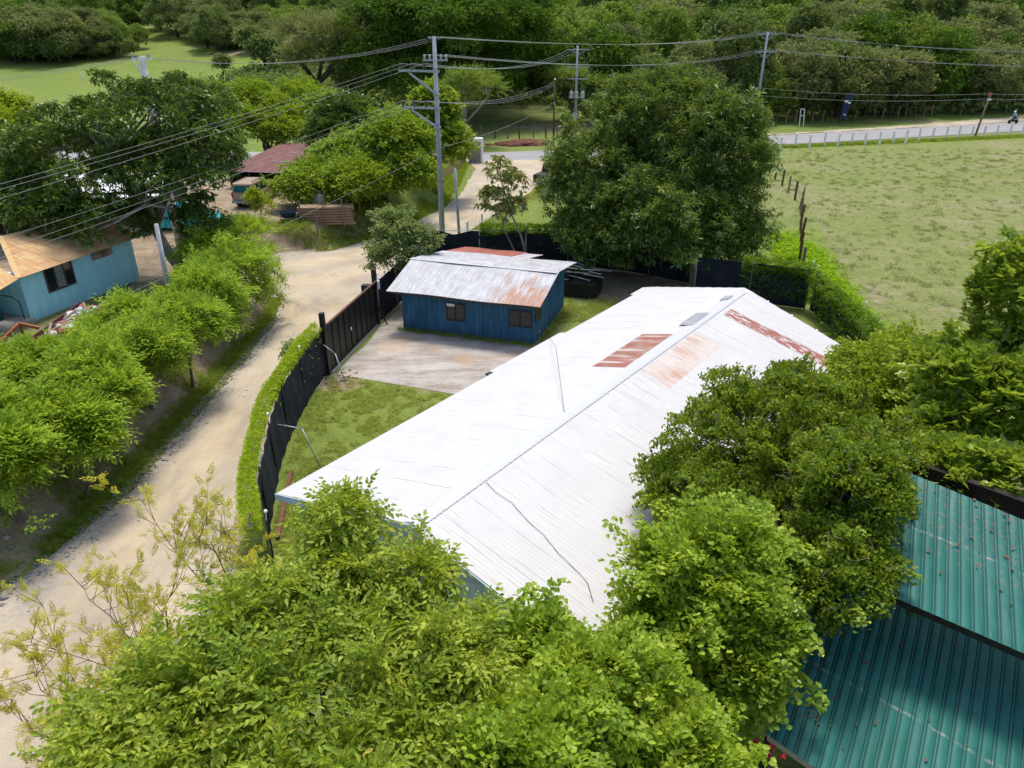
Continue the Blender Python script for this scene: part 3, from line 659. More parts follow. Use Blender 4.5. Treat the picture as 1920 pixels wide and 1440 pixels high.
# ridge cap: left wing plain edge, right wing scalloped
n = 190; us = np.linspace(.02, 18.7, n); vs = [RV - .20, RV - .02, RV + .02, RV + .20]
P = []
for i, u in enumerate(us):
    for k, v in enumerate(vs):
        vv = v + (.018 * ((i % 2) * 2 - 1) if k == 3 else 0); P.append((u, -vv, float(zroof(np.array(vv))) + (.030 if k in (1, 2) else .018)))
ii = np.arange(n * 4).reshape(n, 4); F = np.stack([ii[:-1, :-1], ii[1:, :-1], ii[1:, 1:], ii[:-1, 1:]], -1).reshape(-1, 4)
capmat = plain('ridge_cap_white', (.50, .51, .52), .5, var=.03); mesh_np('ridge_cap', np.array(P), F, capmat, wh)
P = [(u, -(RV + a_), float(zroof(np.array(RV + a_))) + .0155) for u in us for a_ in (.12, .205)]
ii = np.arange(n * 2).reshape(n, 2); mesh_np('cap_edge_strip', np.array(P), np.stack([ii[:-1, 0], ii[1:, 0], ii[1:, 1], ii[:-1, 1]], -1), M['steel'], wh)  # strip under the scalloped cap edge, showing as dashes
def patch(name, mat, u0, u1, v0, v1, dz):
    q = []; f = []
    vv = [v0, min(max(RV, v0), v1), v1]
    for u in (u0, u1):
        for v in vv: q.append((u, -v, float(zroof(np.array(v))) + dz))
    return MB().add(q, [(0, 3, 4, 1), (1, 4, 5, 2)] if v0 < RV < v1 else [(0, 3, 5, 2)]).build(name, mat, wh)
greyf = plain('bare_grey_flashing', (.42, .45, .47), .45, .3, var=.2)
patch('flashing', greyf, 14.05, 15.55, 4.25, 4.74, .045)
patch('flashing', greyf, 17.3, 17.9, 4.42, 4.73, .045)
mb = MB()
for k, u in enumerate((.35,)): pass
# walls (butt under the roof), fascia boards, purlin ends
mb.box(.45, 18.0, -.40, -.28, 0, 2.42).box(.45, 18.0, -8.78, -8.66, 0, 2.40)
mb.box(.45, .57, -8.66, -.40, 0, 2.42).box(17.88, 18.0, -8.66, -.40, 0, 2.42)
mb.add([(.46, -.40, 2.42), (.46, -8.66, 2.42), (.46, -RV, 3.52)], [(0, 1, 2)]).add([(17.99, -.40, 2.42), (17.99, -8.66, 2.42), (17.99, -RV, 3.52)], [(0, 1, 2)])
mb.build('wall', M['palewall'], wh)
mb = MB(); mb.beam((-.02, .02, EZ - .10), (-.02, -RV, RZT - .10), .03, .17).beam((-.02, -RV, RZT - .10), (-.02, -9.0, 2.35), .03, .17); mb.build('fascia', M['fascia'], wh)
for k in range(4):
    v = 5.7 + k * 1.05; z = float(zroof(np.array(v))) - .08; MB().box(uend(v) - .5, uend(v) + .22, -v - .03, -v + .03, z - .05, z + .02).build('purlin', M['white'], wh)
# dark loose sheet corner at the step
MB().box(8.75, 8.98, .02, .25, 2.38, 2.44).build('gutter_end', M['black'], wh)
def roofpath(px_pts, right):
    out = []
    for (x, y) in px_pts:
        z = 3.0
        for _ in range(40):
            p = atz(x, y, z)[:2] - o0[:2]; v = float(p @ np.array([.804, -.595])); z = float(zroof(np.array(v)))
        u = float(p @ np.array([.595, .804])); out.append((u, -v, z + .022))
    return out
mb = MB(); mb.tube(roofpath([(912, 905), (930, 925), (960, 945), (990, 978), (1020, 1005), (1048, 1040), (1085, 1075), (1102, 1095), (1112, 1130)], True), .006, 4)
mb.build('cable', M['cable'], wh)
mb = MB(); a = roofpath([(1058, 775)], False)[0]; b2 = roofpath([(1029, 632)], False)[0]; mb.tube([a, ((a[0] + b2[0]) / 2, (a[1] + b2[1]) / 2, max(a[2], b2[2]) + .12), b2], .007, 4)
mb.build('cable', M['cable'], wh)

# ------------------------------------------------------------------ the small blue house
ob = atz(757, 616, 0)
bh = thing('blue_house', 'small blue house with worn white zinc roof and brown louvre windows', 'house', (ob[0], ob[1], 0), R(-18))
def bz(y): return np.where(y < 2.2, 2.06 + .80 * (y + .62) / 2.82, 2.86 - .50 * (y - 2.2) / 3.3)
def bfn(U, W): return np.stack([U + .03 * W, W, bz(W) + .02 * np.sin(U * 1.3 + W) + 0 * U], -1)
sheet('roof', M['smallroof'], bh, bfn, -.45, 6.98, -.62, 2.2, pitch=.085, amp=.012, rows=12, uvo=(0, .62))
sheet('roof', M['smallroof'], bh, bfn, -.35, 6.95, 2.2, 5.5, pitch=.085, amp=.012, rows=10, uvo=(0, .62), wlo=lambda u: 2.18)
MB().box(-.45, 6.98, 1.98, 2.16, 2.83, 2.845).build('ridge_cap', M['smallroof'], bh)
mb = MB(); W_ = 6.5; Dp = 5.5; t_ = .09
mb.add([(0, 0, 0), (W_, 0, 0), (W_, 0, 2.17), (0, 0, 2.17), (0, t_, 0), (W_, t_, 0), (W_, t_, 2.17), (0, t_, 2.17)], [(0, 1, 2, 3), (5, 4, 7, 6), (3, 2, 6, 7), (0, 3, 7, 4), (1, 5, 6, 2)])
for x in (0, W_ - t_):
    q = [(t_, 0), (Dp, 0), (Dp, 2.24), (2.2, 2.80), (t_, 2.18)]
    mb.add([(x, y, z) for y, z in q] + [(x + t_, y, z) for y, z in q], [(0, 1, 2, 3, 4), (9, 8, 7, 6, 5), (0, 5, 6, 1), (1, 6, 7, 2), (2, 7, 8, 3), (3, 8, 9, 4)])
mb.box(t_, W_ - t_, Dp - t_, Dp, 0, 2.23)
mb.build('wall', M['bluewall'], bh)
for q in ((4.03, 4.045, -.012, 0, 0, 2.1), (W_, W_ + .014, 2.55, 2.60, 0, 2.7), (W_, W_ + .014, 4.1, 4.13, .9, 2.4)): MB().box(*q).build('batten', M['frame'], bh)
louvre_window(bh, 2.25, 3.18, 0, .72, 1.60, blank=True); louvre_window(bh, 5.32, 6.40, 0, .80, 1.60)
louvre_window(bh, .22, 1.15, W_, .95, 1.62, axis='y', face=1)
mb = MB(); mb.box(-.4, 6.9, -.56, -.50, 1.94, 2.0)
for x in np.linspace(-.1, 6.6, 7): mb.box(x, x + .05, -.5, 0, 1.98, 2.04)
mb.build('eave_beam', M['darkwood'], bh)
mb = MB(); mb.box(W_ + .014, W_ + .10, .6, .72, .35, .47); mb.tube([(W_ + .06, .66, .35), (W_ + .10, .62, 0)], .012, 5); mb.build('pipe', M['steel'], bh)
# lean-to behind with rusty red sheets and two grey ones
lt = thing('lean_to', 'low lean-to of rusty red and grey zinc sheets behind the blue house', 'shed', (ob[0], ob[1], 0), R(-18))
def lfn(U, W): return np.stack([U + .35 * (W - 6.4) + .0, W - .04 * U * 0, 2.14 - .09 * (W - 6.2) + .012 * np.sin(U * 3) + 0 * U], -1)
sheet('red_roof_sheet', M['redroof'], lt, lfn, -.30, 3.45, 5.75, 7.65, pitch=.09, amp=.011, rows=6, whi=lambda u: 7.75 - .02 * u)
sheet('grey_roof_sheet', M['zinc'], lt, lfn, 3.46, 4.5, 5.75, 7.4, pitch=.09, amp=.011, rows=6, whi=lambda u: 7.62 - .05 * u)
mb = MB()
for x, y in ((-.1, 7.4), (2.0, 7.45), (4.3, 7.2), (4.5, 5.9)): MB().tube([(x + .3, y, 0), (x + .3, y, 1.98)], .045, 6).build('post', M['darkwood'], lt)
rr = thing('scrap_pile', 'scrap of metal bars and tubes heaped behind the blue house', 'scrap', (ob[0], ob[1], 0), R(-18))
rg = random.Random(4); mb = MB()
for k in range(16):
    x = rg.uniform(5.2, 7.4); y = rg.uniform(6.9, 8.6); a = rg.uniform(-.4, .25); l = rg.uniform(.5, 1.4); z = rg.uniform(.9, 1.7)
    mb.beam((x, y, z), (x + l * math.cos(a), y + l * math.sin(a), z + rg.uniform(-.15, .15)), .05, .03)
mb.build('metal_bar', M['steel'], rr)
mb = MB(); mb.box(5.3, 7.9, 6.9, 8.6, 0, .8); mb.box(5.5, 6.4, 7.1, 8.0, .82, 1.3); mb.build('crate_base', M['black'], rr, bevel=.03)

# ------------------------------------------------------------------ the two green roofed shelters
def quadroof(label, P00, P10, P01, P11, pitch, extra):
    t = thing('green_shelter', label, 'shelter', (P00[0], P00[1], 0), 0, 'green ribbed roofs'); b = np.array([P00[0], P00[1], 0.0])
    A, B, C_, D_ = [np.array(p, float) - b for p in (P00, P10, P01, P11)]; Lu = np.linalg.norm(B - A); Lw = np.linalg.norm(C_ - A)
    def fn(U, W):
        u = (U / Lu)[..., None]; w = (W / Lw)[..., None]; return (A * (1 - u) + B * u) * (1 - w) + (C_ * (1 - u) + D_ * u) * w
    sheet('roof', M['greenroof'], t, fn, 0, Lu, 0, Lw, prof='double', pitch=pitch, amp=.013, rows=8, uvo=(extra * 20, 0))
    e1 = fn(np.array([0.05]), np.array([.06]))[0]; e2 = fn(np.array([Lu - .05]), np.array([.06]))[0]
    f1 = fn(np.array([0.05]), np.array([Lw - .06]))[0]; f2 = fn(np.array([Lu - .05]), np.array([Lw - .06]))[0]
    dn = np.array([0, 0, -.10]); MB().beam(e1 + dn, e2 + dn, .06, .14).build('beam', M['fascia2'] if extra else M['black'], t); MB().beam(f1 + dn, f2 + dn, .06, .14).build('beam', M['black'], t)
    for q in (e1, f1, (e1 + e2) / 2, (f1 + f2) / 2): MB().tube([(q[0], q[1], -.02), (q[0], q[1], q[2] - .17)], .05, 8).build('post', M['black'], t)
    return fn, Lu, Lw, b
M['fascia2'] = plain('pale_beam_paint', (.42, .42, .34), .6)
def along(p, q, z, s0, s1):
    a = atz(*p, z); c = atz(*q, z); d = (c - a) / np.linalg.norm(c - a); return a + d * s0, a + d * s1
a, b_ = along((1665, 1115), (1920, 1225), 3.95, -.8, 6.0); c_, d_ = along((1690, 880), (1920, 975), 4.85, -.9, 6.2)
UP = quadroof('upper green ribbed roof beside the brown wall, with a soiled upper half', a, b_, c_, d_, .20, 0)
a2, b2_ = along((1435, 1375), (1535, 1444), 2.1, 0.0, 7.2)
c2_ = atz(1545, 1075, 2.75); d2_ = c2_ + (b_ - a) / np.linalg.norm(b_ - a) * 7.2; c2_ = c2_ - (b_ - a) / np.linalg.norm(b_ - a) * .1
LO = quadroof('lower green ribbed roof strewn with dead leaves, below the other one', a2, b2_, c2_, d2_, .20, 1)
def leaf_litter(fn, Lu, Lw, b, n, seed, uw):
    rg = np.random.default_rng(seed); V = []; F = []; lv, lf = leaf_shape(True)
    for i in range(n):
        u, w = uw(rg); q = fn(np.array([u * Lu]), np.array([w * Lw]))[0] + b + np.array([0, 0, .045]); s = rg.uniform(.03, .085); a = rg.uniform(0, 6.28)
        Rm = np.array(Matrix.Rotation(a, 3, 'Z') @ Matrix.Rotation(rg.uniform(-.3, .3), 3, 'X')); F.append(lf + len(V) * 6); V.append((lv * s * np.array([1, .6, 1])) @ Rm.T + q)
    return np.concatenate(V), np.concatenate(F)
V1, F1 = leaf_litter(*LO[:3], LO[3], 170, 3, lambda r: (abs(r.normal(.0, .11)) % 1, r.uniform(.15, .95)))
V2, F2 = leaf_litter(*UP[:3], UP[3], 60, 4, lambda r: (r.uniform(.1, .7), r.uniform(.25, 1)))
V3, F3 = leaf_litter(*LO[:3], LO[3], 25, 5, lambda r: (r.uniform(.0, .6), r.uniform(.05, .95)))
tag(mesh_np('dead_leaves', np.concatenate([V1, V2, V3]), np.concatenate([F1, F2 + len(V1), F3 + len(V1) + len(V2)]), M['deadleaf']), 'brown dead leaves scattered over the green roofs', 'dead leaves', kind='stuff')
# dark boundary wall beyond the shelters
dd = (b_ - a) / np.linalg.norm(b_ - a); nn = np.array([-dd[1], dd[0], 0]) * (1 if (-dd[1] * .7 + dd[0] * .7) > 0 else -1)
w0 = atz(1650, 838, 3.9); dd2 = atz(1920, 935, 3.9) - w0; dd2 /= np.linalg.norm(dd2)
wt = thing('boundary_wall', 'dark brown boundary wall behind the upper green roof', 'wall', (w0[0], w0[1], 0))
MB().beam(np.array([0, 0, 1.9]) - dd2 * 2.5, np.array([0, 0, 1.9]) + dd2 * 8, .15, 3.8).build('panel', M['brownwall'], wt)
MB().beam(np.array([0, 0, 3.84]) - dd2 * 2.5, np.array([0, 0, 3.84]) + dd2 * 8, .19, .07).build('coping', M['brownwall'], wt)

# ------------------------------------------------------------------ turquoise house on the left
E1 = atz(268, 442, 3.45); E2 = atz(35, 522, 3.45); E3 = atz(-90, 600, 3.4); dx = (E1 - E2) / np.linalg.norm(E1 - E2); Lh = float(np.linalg.norm(E1 - E2))
th = thing('turquoise_house', 'turquoise house under an orange rusty roof, left of the mango tree', 'house', (E2[0], E2[1], 0), math.atan2(dx[1], dx[0]))
gb = gz(E2[0] - 1, E2[1] + 1) - .05
def tfn(U, W): return np.stack([U, W, 3.45 + .27 * W + 0 * U], -1)
sheet('roof', M['oranger'], th, tfn, .0, Lh, 0, 3.4, pitch=.10, amp=.012, rows=6, wlo=lambda u: 0, whi=lambda u: min(3.4, u * 1.4 + .02))
c3, s3 = dx[0], dx[1]; e3 = E3 - E2; e3l = np.array([e3[0] * c3 + e3[1] * s3, -e3[0] * s3 + e3[1] * c3]); L3 = float(np.linalg.norm(e3l)); d3 = e3l / L3; n3 = np.array([d3[1], -d3[0]]); n3 = n3 if n3[1] > 0 else -n3
def t2fn(U, W): return np.stack([U * d3[0] + W * (n3[0] + .55), U * d3[1] + W * n3[1], 3.44 + .26 * W + 0 * U], -1)
sheet('roof', M['oranger'], th, t2fn, 0, L3, 0, 3.3, pitch=.10, amp=.012, rows=6)
def t3fn(U, W): return np.stack([U, 3.4 + W, 3.45 + .918 - .27 * W + 0 * U], -1)
sheet('roof', M['oranger'], th, t3fn, 1.8, Lh, 0, 3.4, pitch=.10, amp=.012, rows=4)
MB().beam((.02, .0, 3.47), (2.45, 3.4, 4.40), .22, .03).build('hip_cap', M['oranger'], th)
mb = MB(); yw = .42
mb.box(.35, Lh - .4, yw, yw + .14, gb, 3.5).box(Lh - .54, Lh - .4, yw + .14, 6.4, gb, 3.5).box(.35, .49, yw + .14, 2.4, gb, 3.5)
mb.box(-1.9, .35, 2.4, 2.54, gb, 3.9).box(-7, -1.75, yw - .1, yw + .04, gb, 3.42).box(-1.89, -1.75, yw + .04, 2.4, gb, 3.6)
mb.build('wall', M['turqwall'], th)
MB().box(-1.75, .35, .2, 2.4, gb, gb + .28).build('porch_floor', M['concrete'], th)
f = MB(); x0, x1, z0, z1 = 1.55, 3.1, gb + 1.0, 3.38
for q in ((x0, x1, z0, z0 + .06), (x0, x1, z1 - .05, z1), (x0, x0 + .06, z0 + .06, z1 - .05), (x1 - .06, x1, z0 + .06, z1 - .05), (x0 + .5, x0 + .56, z0 + .06, z1 - .05), (x1 - .56, x1 - .5, z0 + .06, z1 - .05)): f.box(q[0], q[1], yw - .05, yw + .02, q[2], q[3])
fo = f.build('window', M['darkwood'], th); MB().box(x0 + .06, x1 - .06, yw - .012, yw - .004, z0 + .06, z1 - .05).build('pane', M['glass'], fo)
s_ = MB()
for i in range(12): s_.box(x0 + .57, x1 - .57, yw - .04, yw - .02, z0 + .1 + i * .1, z0 + .16 + i * .1)
s_.build('louvre', M['steel'], fo)
f = MB(); f.box(4.3, 5.6, yw - .03, yw - .004, 2.95, 3.32); f.build('window', M['glass'], th)
f = MB(); f.box(-1.5, -.3, 2.32, 2.39, gb + 1.5, 3.4); f.build('window', M['glass'], th)
bk = thing('porch_bench', 'dark green bench with a rail inside the turquoise porch', 'bench', (E2[0], E2[1], gb + .28), math.atan2(dx[1], dx[0]))
MB().box(-1.5, -.2, 1.3, 1.7, 0, .42).build('seat', plain('dark_green_paint', (.01, .10, .07), .5), bk, bevel=.02)
MB().box(-1.5, -.2, 1.7, 1.78, 0, .9).build('backrest', plain('dark_green_back', (.01, .07, .05), .5), bk, bevel=.02)
mb = MB(); mb.tube([(.1, .5, 0), (.1, .5, .8), (.1, .9, 1.0), (.1, 2.0, 1.0), (.1, 2.0, 0)], .022, 6); mb.build('rail', M['black'], bk)
# trailer with rubbish, bent red steel tube
def T(x, y, z): p = atz(x, y, z); return p
tq = [T(58, 636, 1.9), T(140, 590, 1.9), T(192, 572, 1.9), T(135, 632, 1.9)]
ta = (tq[0] + tq[3]) / 2; tb_ = (tq[1] + tq[2]) / 2; tdir = (tb_ - ta) / np.linalg.norm(tb_ - ta)
tl = thing('trailer', 'rusty flat trailer heaped with white sacks in front of the turquoise house', 'trailer', (ta[0], ta[1], gz(ta[0], ta[1])), math.atan2(tdir[1], tdir[0]))
mb = MB(); mb.box(-.2, 3.9, -.62, .62, .45, .52).box(-.2, 3.9, -.66, -.62, .38, .72).box(-.2, 3.9, .62, .66, .38, .72).box(-.24, -.2, -.66, .66, .38, .72); mb.build('bed', M['rustwood'], tl)
mb = MB()
for sx in (1.4, 2.6):
    for sy in (-.62, .50): MB().lathe((sx, sy, .3), [(.16, 0), (.3, 0), (.3, .14), (.16, .14)], 14, 'y').build('wheel', M['rubber'], tl)
rg = random.Random(8); 
js = thing('rubbish_heap', 'white sacks and scrap piled on the rusty trailer', 'rubbish', (ta[0], ta[1], gz(ta[0], ta[1]) + .52), math.atan2(tdir[1], tdir[0]))
for k in range(26):
    bm = bmesh.new(); bmesh.ops.create_icosphere(bm, subdivisions=2, radius=1)
    for v in bm.verts: v.co *= 1 + rg.uniform(-.22, .22)
    me = bpy.data.meshes.new('sack'); bm.to_mesh(me); bm.free(); me.materials.append([M['plastic'], M['plastic'], M['redroof'], M['zinc']][k % 4])
    o = bpy.data.objects.new('sack', me); COL.objects.link(o); o.parent = js; o.scale = (rg.uniform(.12, .36), rg.uniform(.10, .24), rg.uniform(.06, .16)); o.location = (rg.uniform(.1, 3.5), rg.uniform(-.38, .38), .10 + rg.random() * .05); o.rotation_euler = (0, 0, rg.random() * 3)
mb = MB()
for k in range(7): a_ = rg.uniform(.0, 3.0); mb.beam((a_, rg.uniform(-.6, .6), .2), (a_ + rg.uniform(.8, 1.3), rg.uniform(-.6, .6), .24 + rg.random() * .1), .09, .02)
mb.build('board', M['plank'], js)
p1 = T(-25, 665, 1.35); p2 = T(36, 607, 1.9); p3 = T(58, 614, 1.75)
rt = thing('steel_tube', 'bent reddish orange steel tube beside the trailer', 'steel tube', (p2[0], p2[1], 1.9))
MB().beam(p1 - p2, (0, 0, 0), .12, .12).beam((.01, 0, 0), p3 - p2 + np.array([.2, .2, -.1]), .12, .12).beam((0, .02, -.06), (0, .02, -.8), .08, .08).build('bar', M['orangesteel'], rt)
# white-roofed building behind the mango, maroon shed
q = atz(165, 345, 3.9); 
wb = thing('white_roofed_house', 'house with a white zinc roof glimpsed behind the mango branches', 'house', (q[0], q[1], 0), R(12))
def w1fn(U, W): return np.stack([U, W, 3.6 + .22 * W + 0 * U], -1)
sheet('roof', M['farwhite'], wb, w1fn, -9, 5, -1.6, 2.4, pitch=.16, amp=.014, rows=4, per=4)
def w2fn(U, W): return np.stack([U, W, 3.6 + .528 - .2 * (W - 2.4) + 0 * U], -1)
sheet('roof', M['farwhite'], wb, w2fn, -9, 5, 2.4, 6, pitch=.16, amp=.014, rows=4, per=4)
MB().box(-8.6, 4.6, -1.1, -.95, .8, 3.5).box(4.45, 4.6, -.95, 5.5, .8, 3.6).box(-8.6, -8.45, -.95, 5.5, .8, 3.6).build('wall', M['brownwall'], wb)
ms = [atz(430, 320, 3.1), atz(534, 324, 3.1), atz(536, 270, 3.9), atz(452, 268, 3.9)]
md = (ms[1] - ms[0]); md /= np.linalg.norm(md)
mh = thing('open_shed', 'open shed with a maroon zinc roof behind the tan car', 'shed', (ms[0][0], ms[0][1], 0), math.atan2(md[1], md[0]))
ml = float(np.linalg.norm(ms[1] - ms[0])); mdp = float(np.linalg.norm((ms[3] - ms[0])[:2]))
def m1fn(U, W): return np.stack([U, W, 3.1 + .8 * W / mdp + 0 * U], -1)
sheet('roof', M['maroon'], mh, m1fn, -.4, ml + .4, 0, mdp, pitch=.16, amp=.014, rows=4, per=4)
for w in (.33, .62):
    MB().box(ml * .45, ml * .8, mdp * w - .05, mdp * w + .04, 3.1 + .8 * w + .02, 3.1 + .8 * w + .035).build('overlap_strip', M['zinc'], mh)
mb = MB(); mb.box(-.4, ml + .4, -.03, 0, 3.06, 3.10); mb.build('overlap_strip', M['zinc'], mh)
gm = gz(ms[0][0], ms[0][1]); mb = MB()
for x in (0, ml * .33, ml * .66, ml): MB().tube([(x, .15, gm - .1), (x, .15, 3.06)], .06, 6).build('post', M['darkwood'], mh)
MB().box(-.2, ml + .2, mdp - .3, mdp - .2, gm, 3.7).box(-.3, -.2, .4, mdp - .3, gm, 3.3).build('wall', M['brownwall'], mh)

# ------------------------------------------------------------------ near trees
def gp(x, y): return (float(x), float(y), gz(x, y))
PIN = sprig_pinnate(13, .30, .13); PINL = sprig_pinnate(12, .33, .13, .40, 55); VINE = sprig_fan(9, .34, .25, 3) ; SMALL = sprig_fan(10, .42, .24, 5)
ROS = sprig_rosette(8, .62, .34, 8); MAN = sprig_rosette(9, .85, .17, -22); MAN2 = sprig_rosette(8, .80, .24, -25); FEA = sprig_pinnate(15, .26, .085, .2, 66); FAN = sprig_fan(8, .45, .26, 9)
LEU = sprig_pinnate(11, .42, .11, .25, 58) + [((p[0], p[1], p[2] + .05), y + 25, pi + 20, l * .8, w) for (p, y, pi, l, w) in sprig_pinnate(7, .42, .11, .1, 70)]
tree('tree', 'leafy tree with long drooping leaf sprays covering the near end of the white roof', 'tree', gp(-2.9, 8.3),
     [pe(610, 1285, 7.8, 240, 175), pe(340, 1370, 6.8, 160, 125), pe(800, 1290, 7.7, 160, 155), pe(600, 1420, 6.6, 340, 180), pe(650, 985, 10.0, 45, 45), pe(640, 1075, 9.2, 85, 50), pe(470, 1160, 8.4, 110, 95), pe(790, 1100, 9.0, 85, 35), pe(250, 1420, 6.2, 140, 90)],
     300, .40, 28, .37, PINL, L['pin'], BARK, 11, hexa=True, r0=.16, limb=60, up=.05, droop=.35, flat=.8, twigs=40, zmin=-.3, out=.7, sprays=90, bk='trunk')
# sparse yellow sapling branches over the road, bottom left
def sparse_tree(name, label, base, tips, lm, seed, size=.34, per=9, spec=None, bark=None, r0=.07, wig=.3, nsub=5):
    t = thing(name, label, 'tree', base); b = np.array(base, float); rng = np.random.default_rng(seed); mb = MB(); P = []; A = []
    for tip in tips:
        e = np.array(tip) - b; L_ = np.linalg.norm(e); pts = [np.zeros(3)]
        side = rng.normal(0, .10 * L_, 3)
        for k in range(1, 9):
            s = k / 8; q = e * s + side * math.sin(s * 3.14) + rng.normal(0, .012 * L_, 3) + np.array([0, 0, .14 * L_ * math.sin(s * 3.14)]); pts.append(q)
        mb.tube(pts, [r0 * (1 - .88 * k / 8) for k in range(9)], 5)
        for k in range(4, 9):
            for _ in range(nsub):
                d = rng.normal(size=3) * np.array([1, 1, .5]) + e / L_ * .9 + (0, 0, .15); d /= np.linalg.norm(d); l = wig * rng.uniform(.6, 1.7); s0 = pts[k] - (pts[k] - pts[k - 1]) * rng.random()
                m = s0 + d * l * .5 + rng.normal(0, .08 * l, 3); q = s0 + d * l
                mb.tube([s0, m, q], [.007, .005, .002], 3)
                for _ in range(per // 3):
                    tt = rng.uniform(.5, 1.05); P.append(s0 + d * l * tt + rng.normal(0, .05, 3)); a = d + rng.normal(0, .5, 3); A.append(a / np.linalg.norm(a))
    V, F = bake(np.array(P), np.array(A), size, spec, False, rng)
    mesh_np('crown', V, F, lm, t); mb.build('trunk', bark, t, smooth=True); return t
tips = [atY(x, y, Yd) for x, y, Yd in [(260, 940, 9.8), (150, 1090, 9.4), (90, 1130, 9.0), (60, 1250, 8.2), (20, 1340, 7.6), (200, 1210, 9.0), (380, 960, 9.6), (330, 1080, 9.2), (240, 1110, 9.3), (120, 1300, 7.8), (310, 1030, 9.6), (420, 1000, 9.6), (40, 1190, 8.6), (60, 1420, 7.0), (180, 1370, 7.4), (280, 1190, 9)]]
sparse_tree('tree', 'nearly bare tree with thin branches and yellow spring leaves over the dirt road', gp(-4.6, 7.6), tips, L['spring'], 21, size=.15, per=24, spec=LEU, bark=BARK, r0=.026, wig=.5, nsub=4)
tree('vine_thicket', 'bright leafy vine thicket at the bottom middle, in front of the white roof', 'vine thicket', gp(.6, 7.2),
     [pe(1080, 1345, 7.7, 190, 165), pe(960, 1420, 6.6, 150, 130), pe(1240, 1420, 7.0, 150, 110), pe(1000, 1255, 8.3, 100, 75), pe(1180, 1300, 8.1, 85, 70)],
     230, .34, 30, .27, VINE, L['vine'], BARK, 12, hexa=True, r0=.10, limb=36, up=.1, droop=.1, twigs=60, sprays=90, out=.6, rad=(.5, 1.0))
tree('vine_creeper', 'bright green vine hanging over the near side of the olive tree', 'vine', gp(3.4, 9.3),
     [pe(1330, 1080, 10.3, 150, 90), pe(1370, 1200, 9.6, 110, 110), pe(1260, 1180, 9.8, 100, 100), pe(1350, 1340, 8.8, 90, 120), pe(1400, 1040, 10.4, 80, 80)],
     170, .33, 30, .27, VINE, L['vine'], BARK, 13, hexa=True, r0=.09, limb=30, up=.0, droop=.15, twigs=110, sprays=110, slen=2.2, out=.6, rad=(.5, 1.0))
tree('tree', 'dense small-leaved olive tree with bare grey twigs between white and green roofs', 'tree', gp(6.6, 13.4),
     [pe(1480, 830, 14.8, 190, 120), pe(1430, 990, 12.8, 220, 140), pe(1590, 930, 12.0, 115, 130), pe(1290, 910, 14.0, 95, 90), pe(1570, 1060, 10.6, 115, 90), pe(1480, 1050, 11.4, 120, 90), pe(1400, 760, 15.3, 60, 50), pe(1500, 730, 15.8, 80, 40)],
     520, .34, 34, .215, SMALL, L['small'], BARKP, 14, hexa=True, r0=.17, limb=90, up=.35, twigs=520, out=.8, sprays=150, rad=(.55, 1.0))
tree('shrub', 'dark glossy shrub with red flowers beside the lower green roof corner', 'shrub', gp(3.9, 8.9),
     [pe(1400, 1290, 8.8, 60, 130), pe(1430, 1180, 9.4, 60, 60)], 50, .4, 24, .30, VINE, L['almond'], BARKD, 15, hexa=True, r0=.06, limb=16, up=.1)
tree('tree', 'yellow-green bushy tree at the far right corner of the white roof', 'tree', gp(13.6, 20.6),
     [pe(1650, 730, 20.5, 95, 75), pe(1740, 700, 21.5, 110, 70), pe(1720, 790, 19.5, 100, 70), pe(1600, 690, 21.5, 45, 45), pe(1830, 690, 22, 70, 60)],
     250, .45, 26, .30, FAN, L['bush'], BARK, 16, hexa=False, r0=.14, limb=40, up=.2, twigs=60, sprays=80)
tree('almond_tree', 'big glossy-leaved almond tree at the right edge above the brown wall', 'almond tree', gp(15.8, 18.0),
     [pe(1850, 740, 17.4, 140, 115), pe(1900, 570, 18.6, 75, 100), pe(1780, 840, 16.4, 110, 70), pe(1930, 860, 16.2, 70, 60), pe(1770, 730, 18.2, 60, 45), pe(1960, 680, 18, 90, 140), pe(1790, 880, 14.8, 85, 50), pe(1890, 900, 14.4, 80, 60)],
     280, .45, 13, .36, ROS, L['almond'], BARKP, 17, hexa=True, r0=.18, limb=60, up=.4, out=.9, twigs=8, sprays=30)
tree('mango_tree', 'huge rounded dark green mango tree behind the white roof', 'mango tree', gp(8.6, 42.0),
     [pe(1240, 240, 43.5, 125, 95), pe(1135, 325, 42.5, 105, 110), pe(1345, 300, 42.5, 95, 120), pe(1240, 400, 41.0, 150, 105), pe(1130, 440, 40.5, 80, 75), pe(1340, 440, 40.5, 85, 80), pe(1190, 200, 44, 60, 50), pe(1250, 175, 43.5, 60, 38)],
     620, .78, 34, .42, MAN, L['mango'], BARKD, 18, hexa=False, r0=.40, limb=50, up=.15, out=.8, zmin=-.6, sprays=120, twigs=40)
tree('mango_tree', 'open-crowned mango tree with pale branches behind the overhead wires', 'mango tree', gp(-17.4, 37.0),
     [pe(270, 215, 38.5, 150, 70), pe(130, 300, 38, 120, 90), pe(380, 300, 37, 75, 100), pe(260, 330, 37.5, 140, 90), pe(90, 400, 36, 90, 60), pe(375, 415, 36.5, 45, 60), pe(200, 420, 36, 100, 55), pe(330, 200, 39, 80, 60), pe(60, 360, 37, 60, 70)],
     270, .68, 30, .38, MAN2, L['mango2'], BARKP, 19, r0=.30, limb=130, nmain=8, up=.1, out=.7, twigs=60, mid=atY(292, 430, 37.3), zmin=-.4, rad=(.5, 1.0))
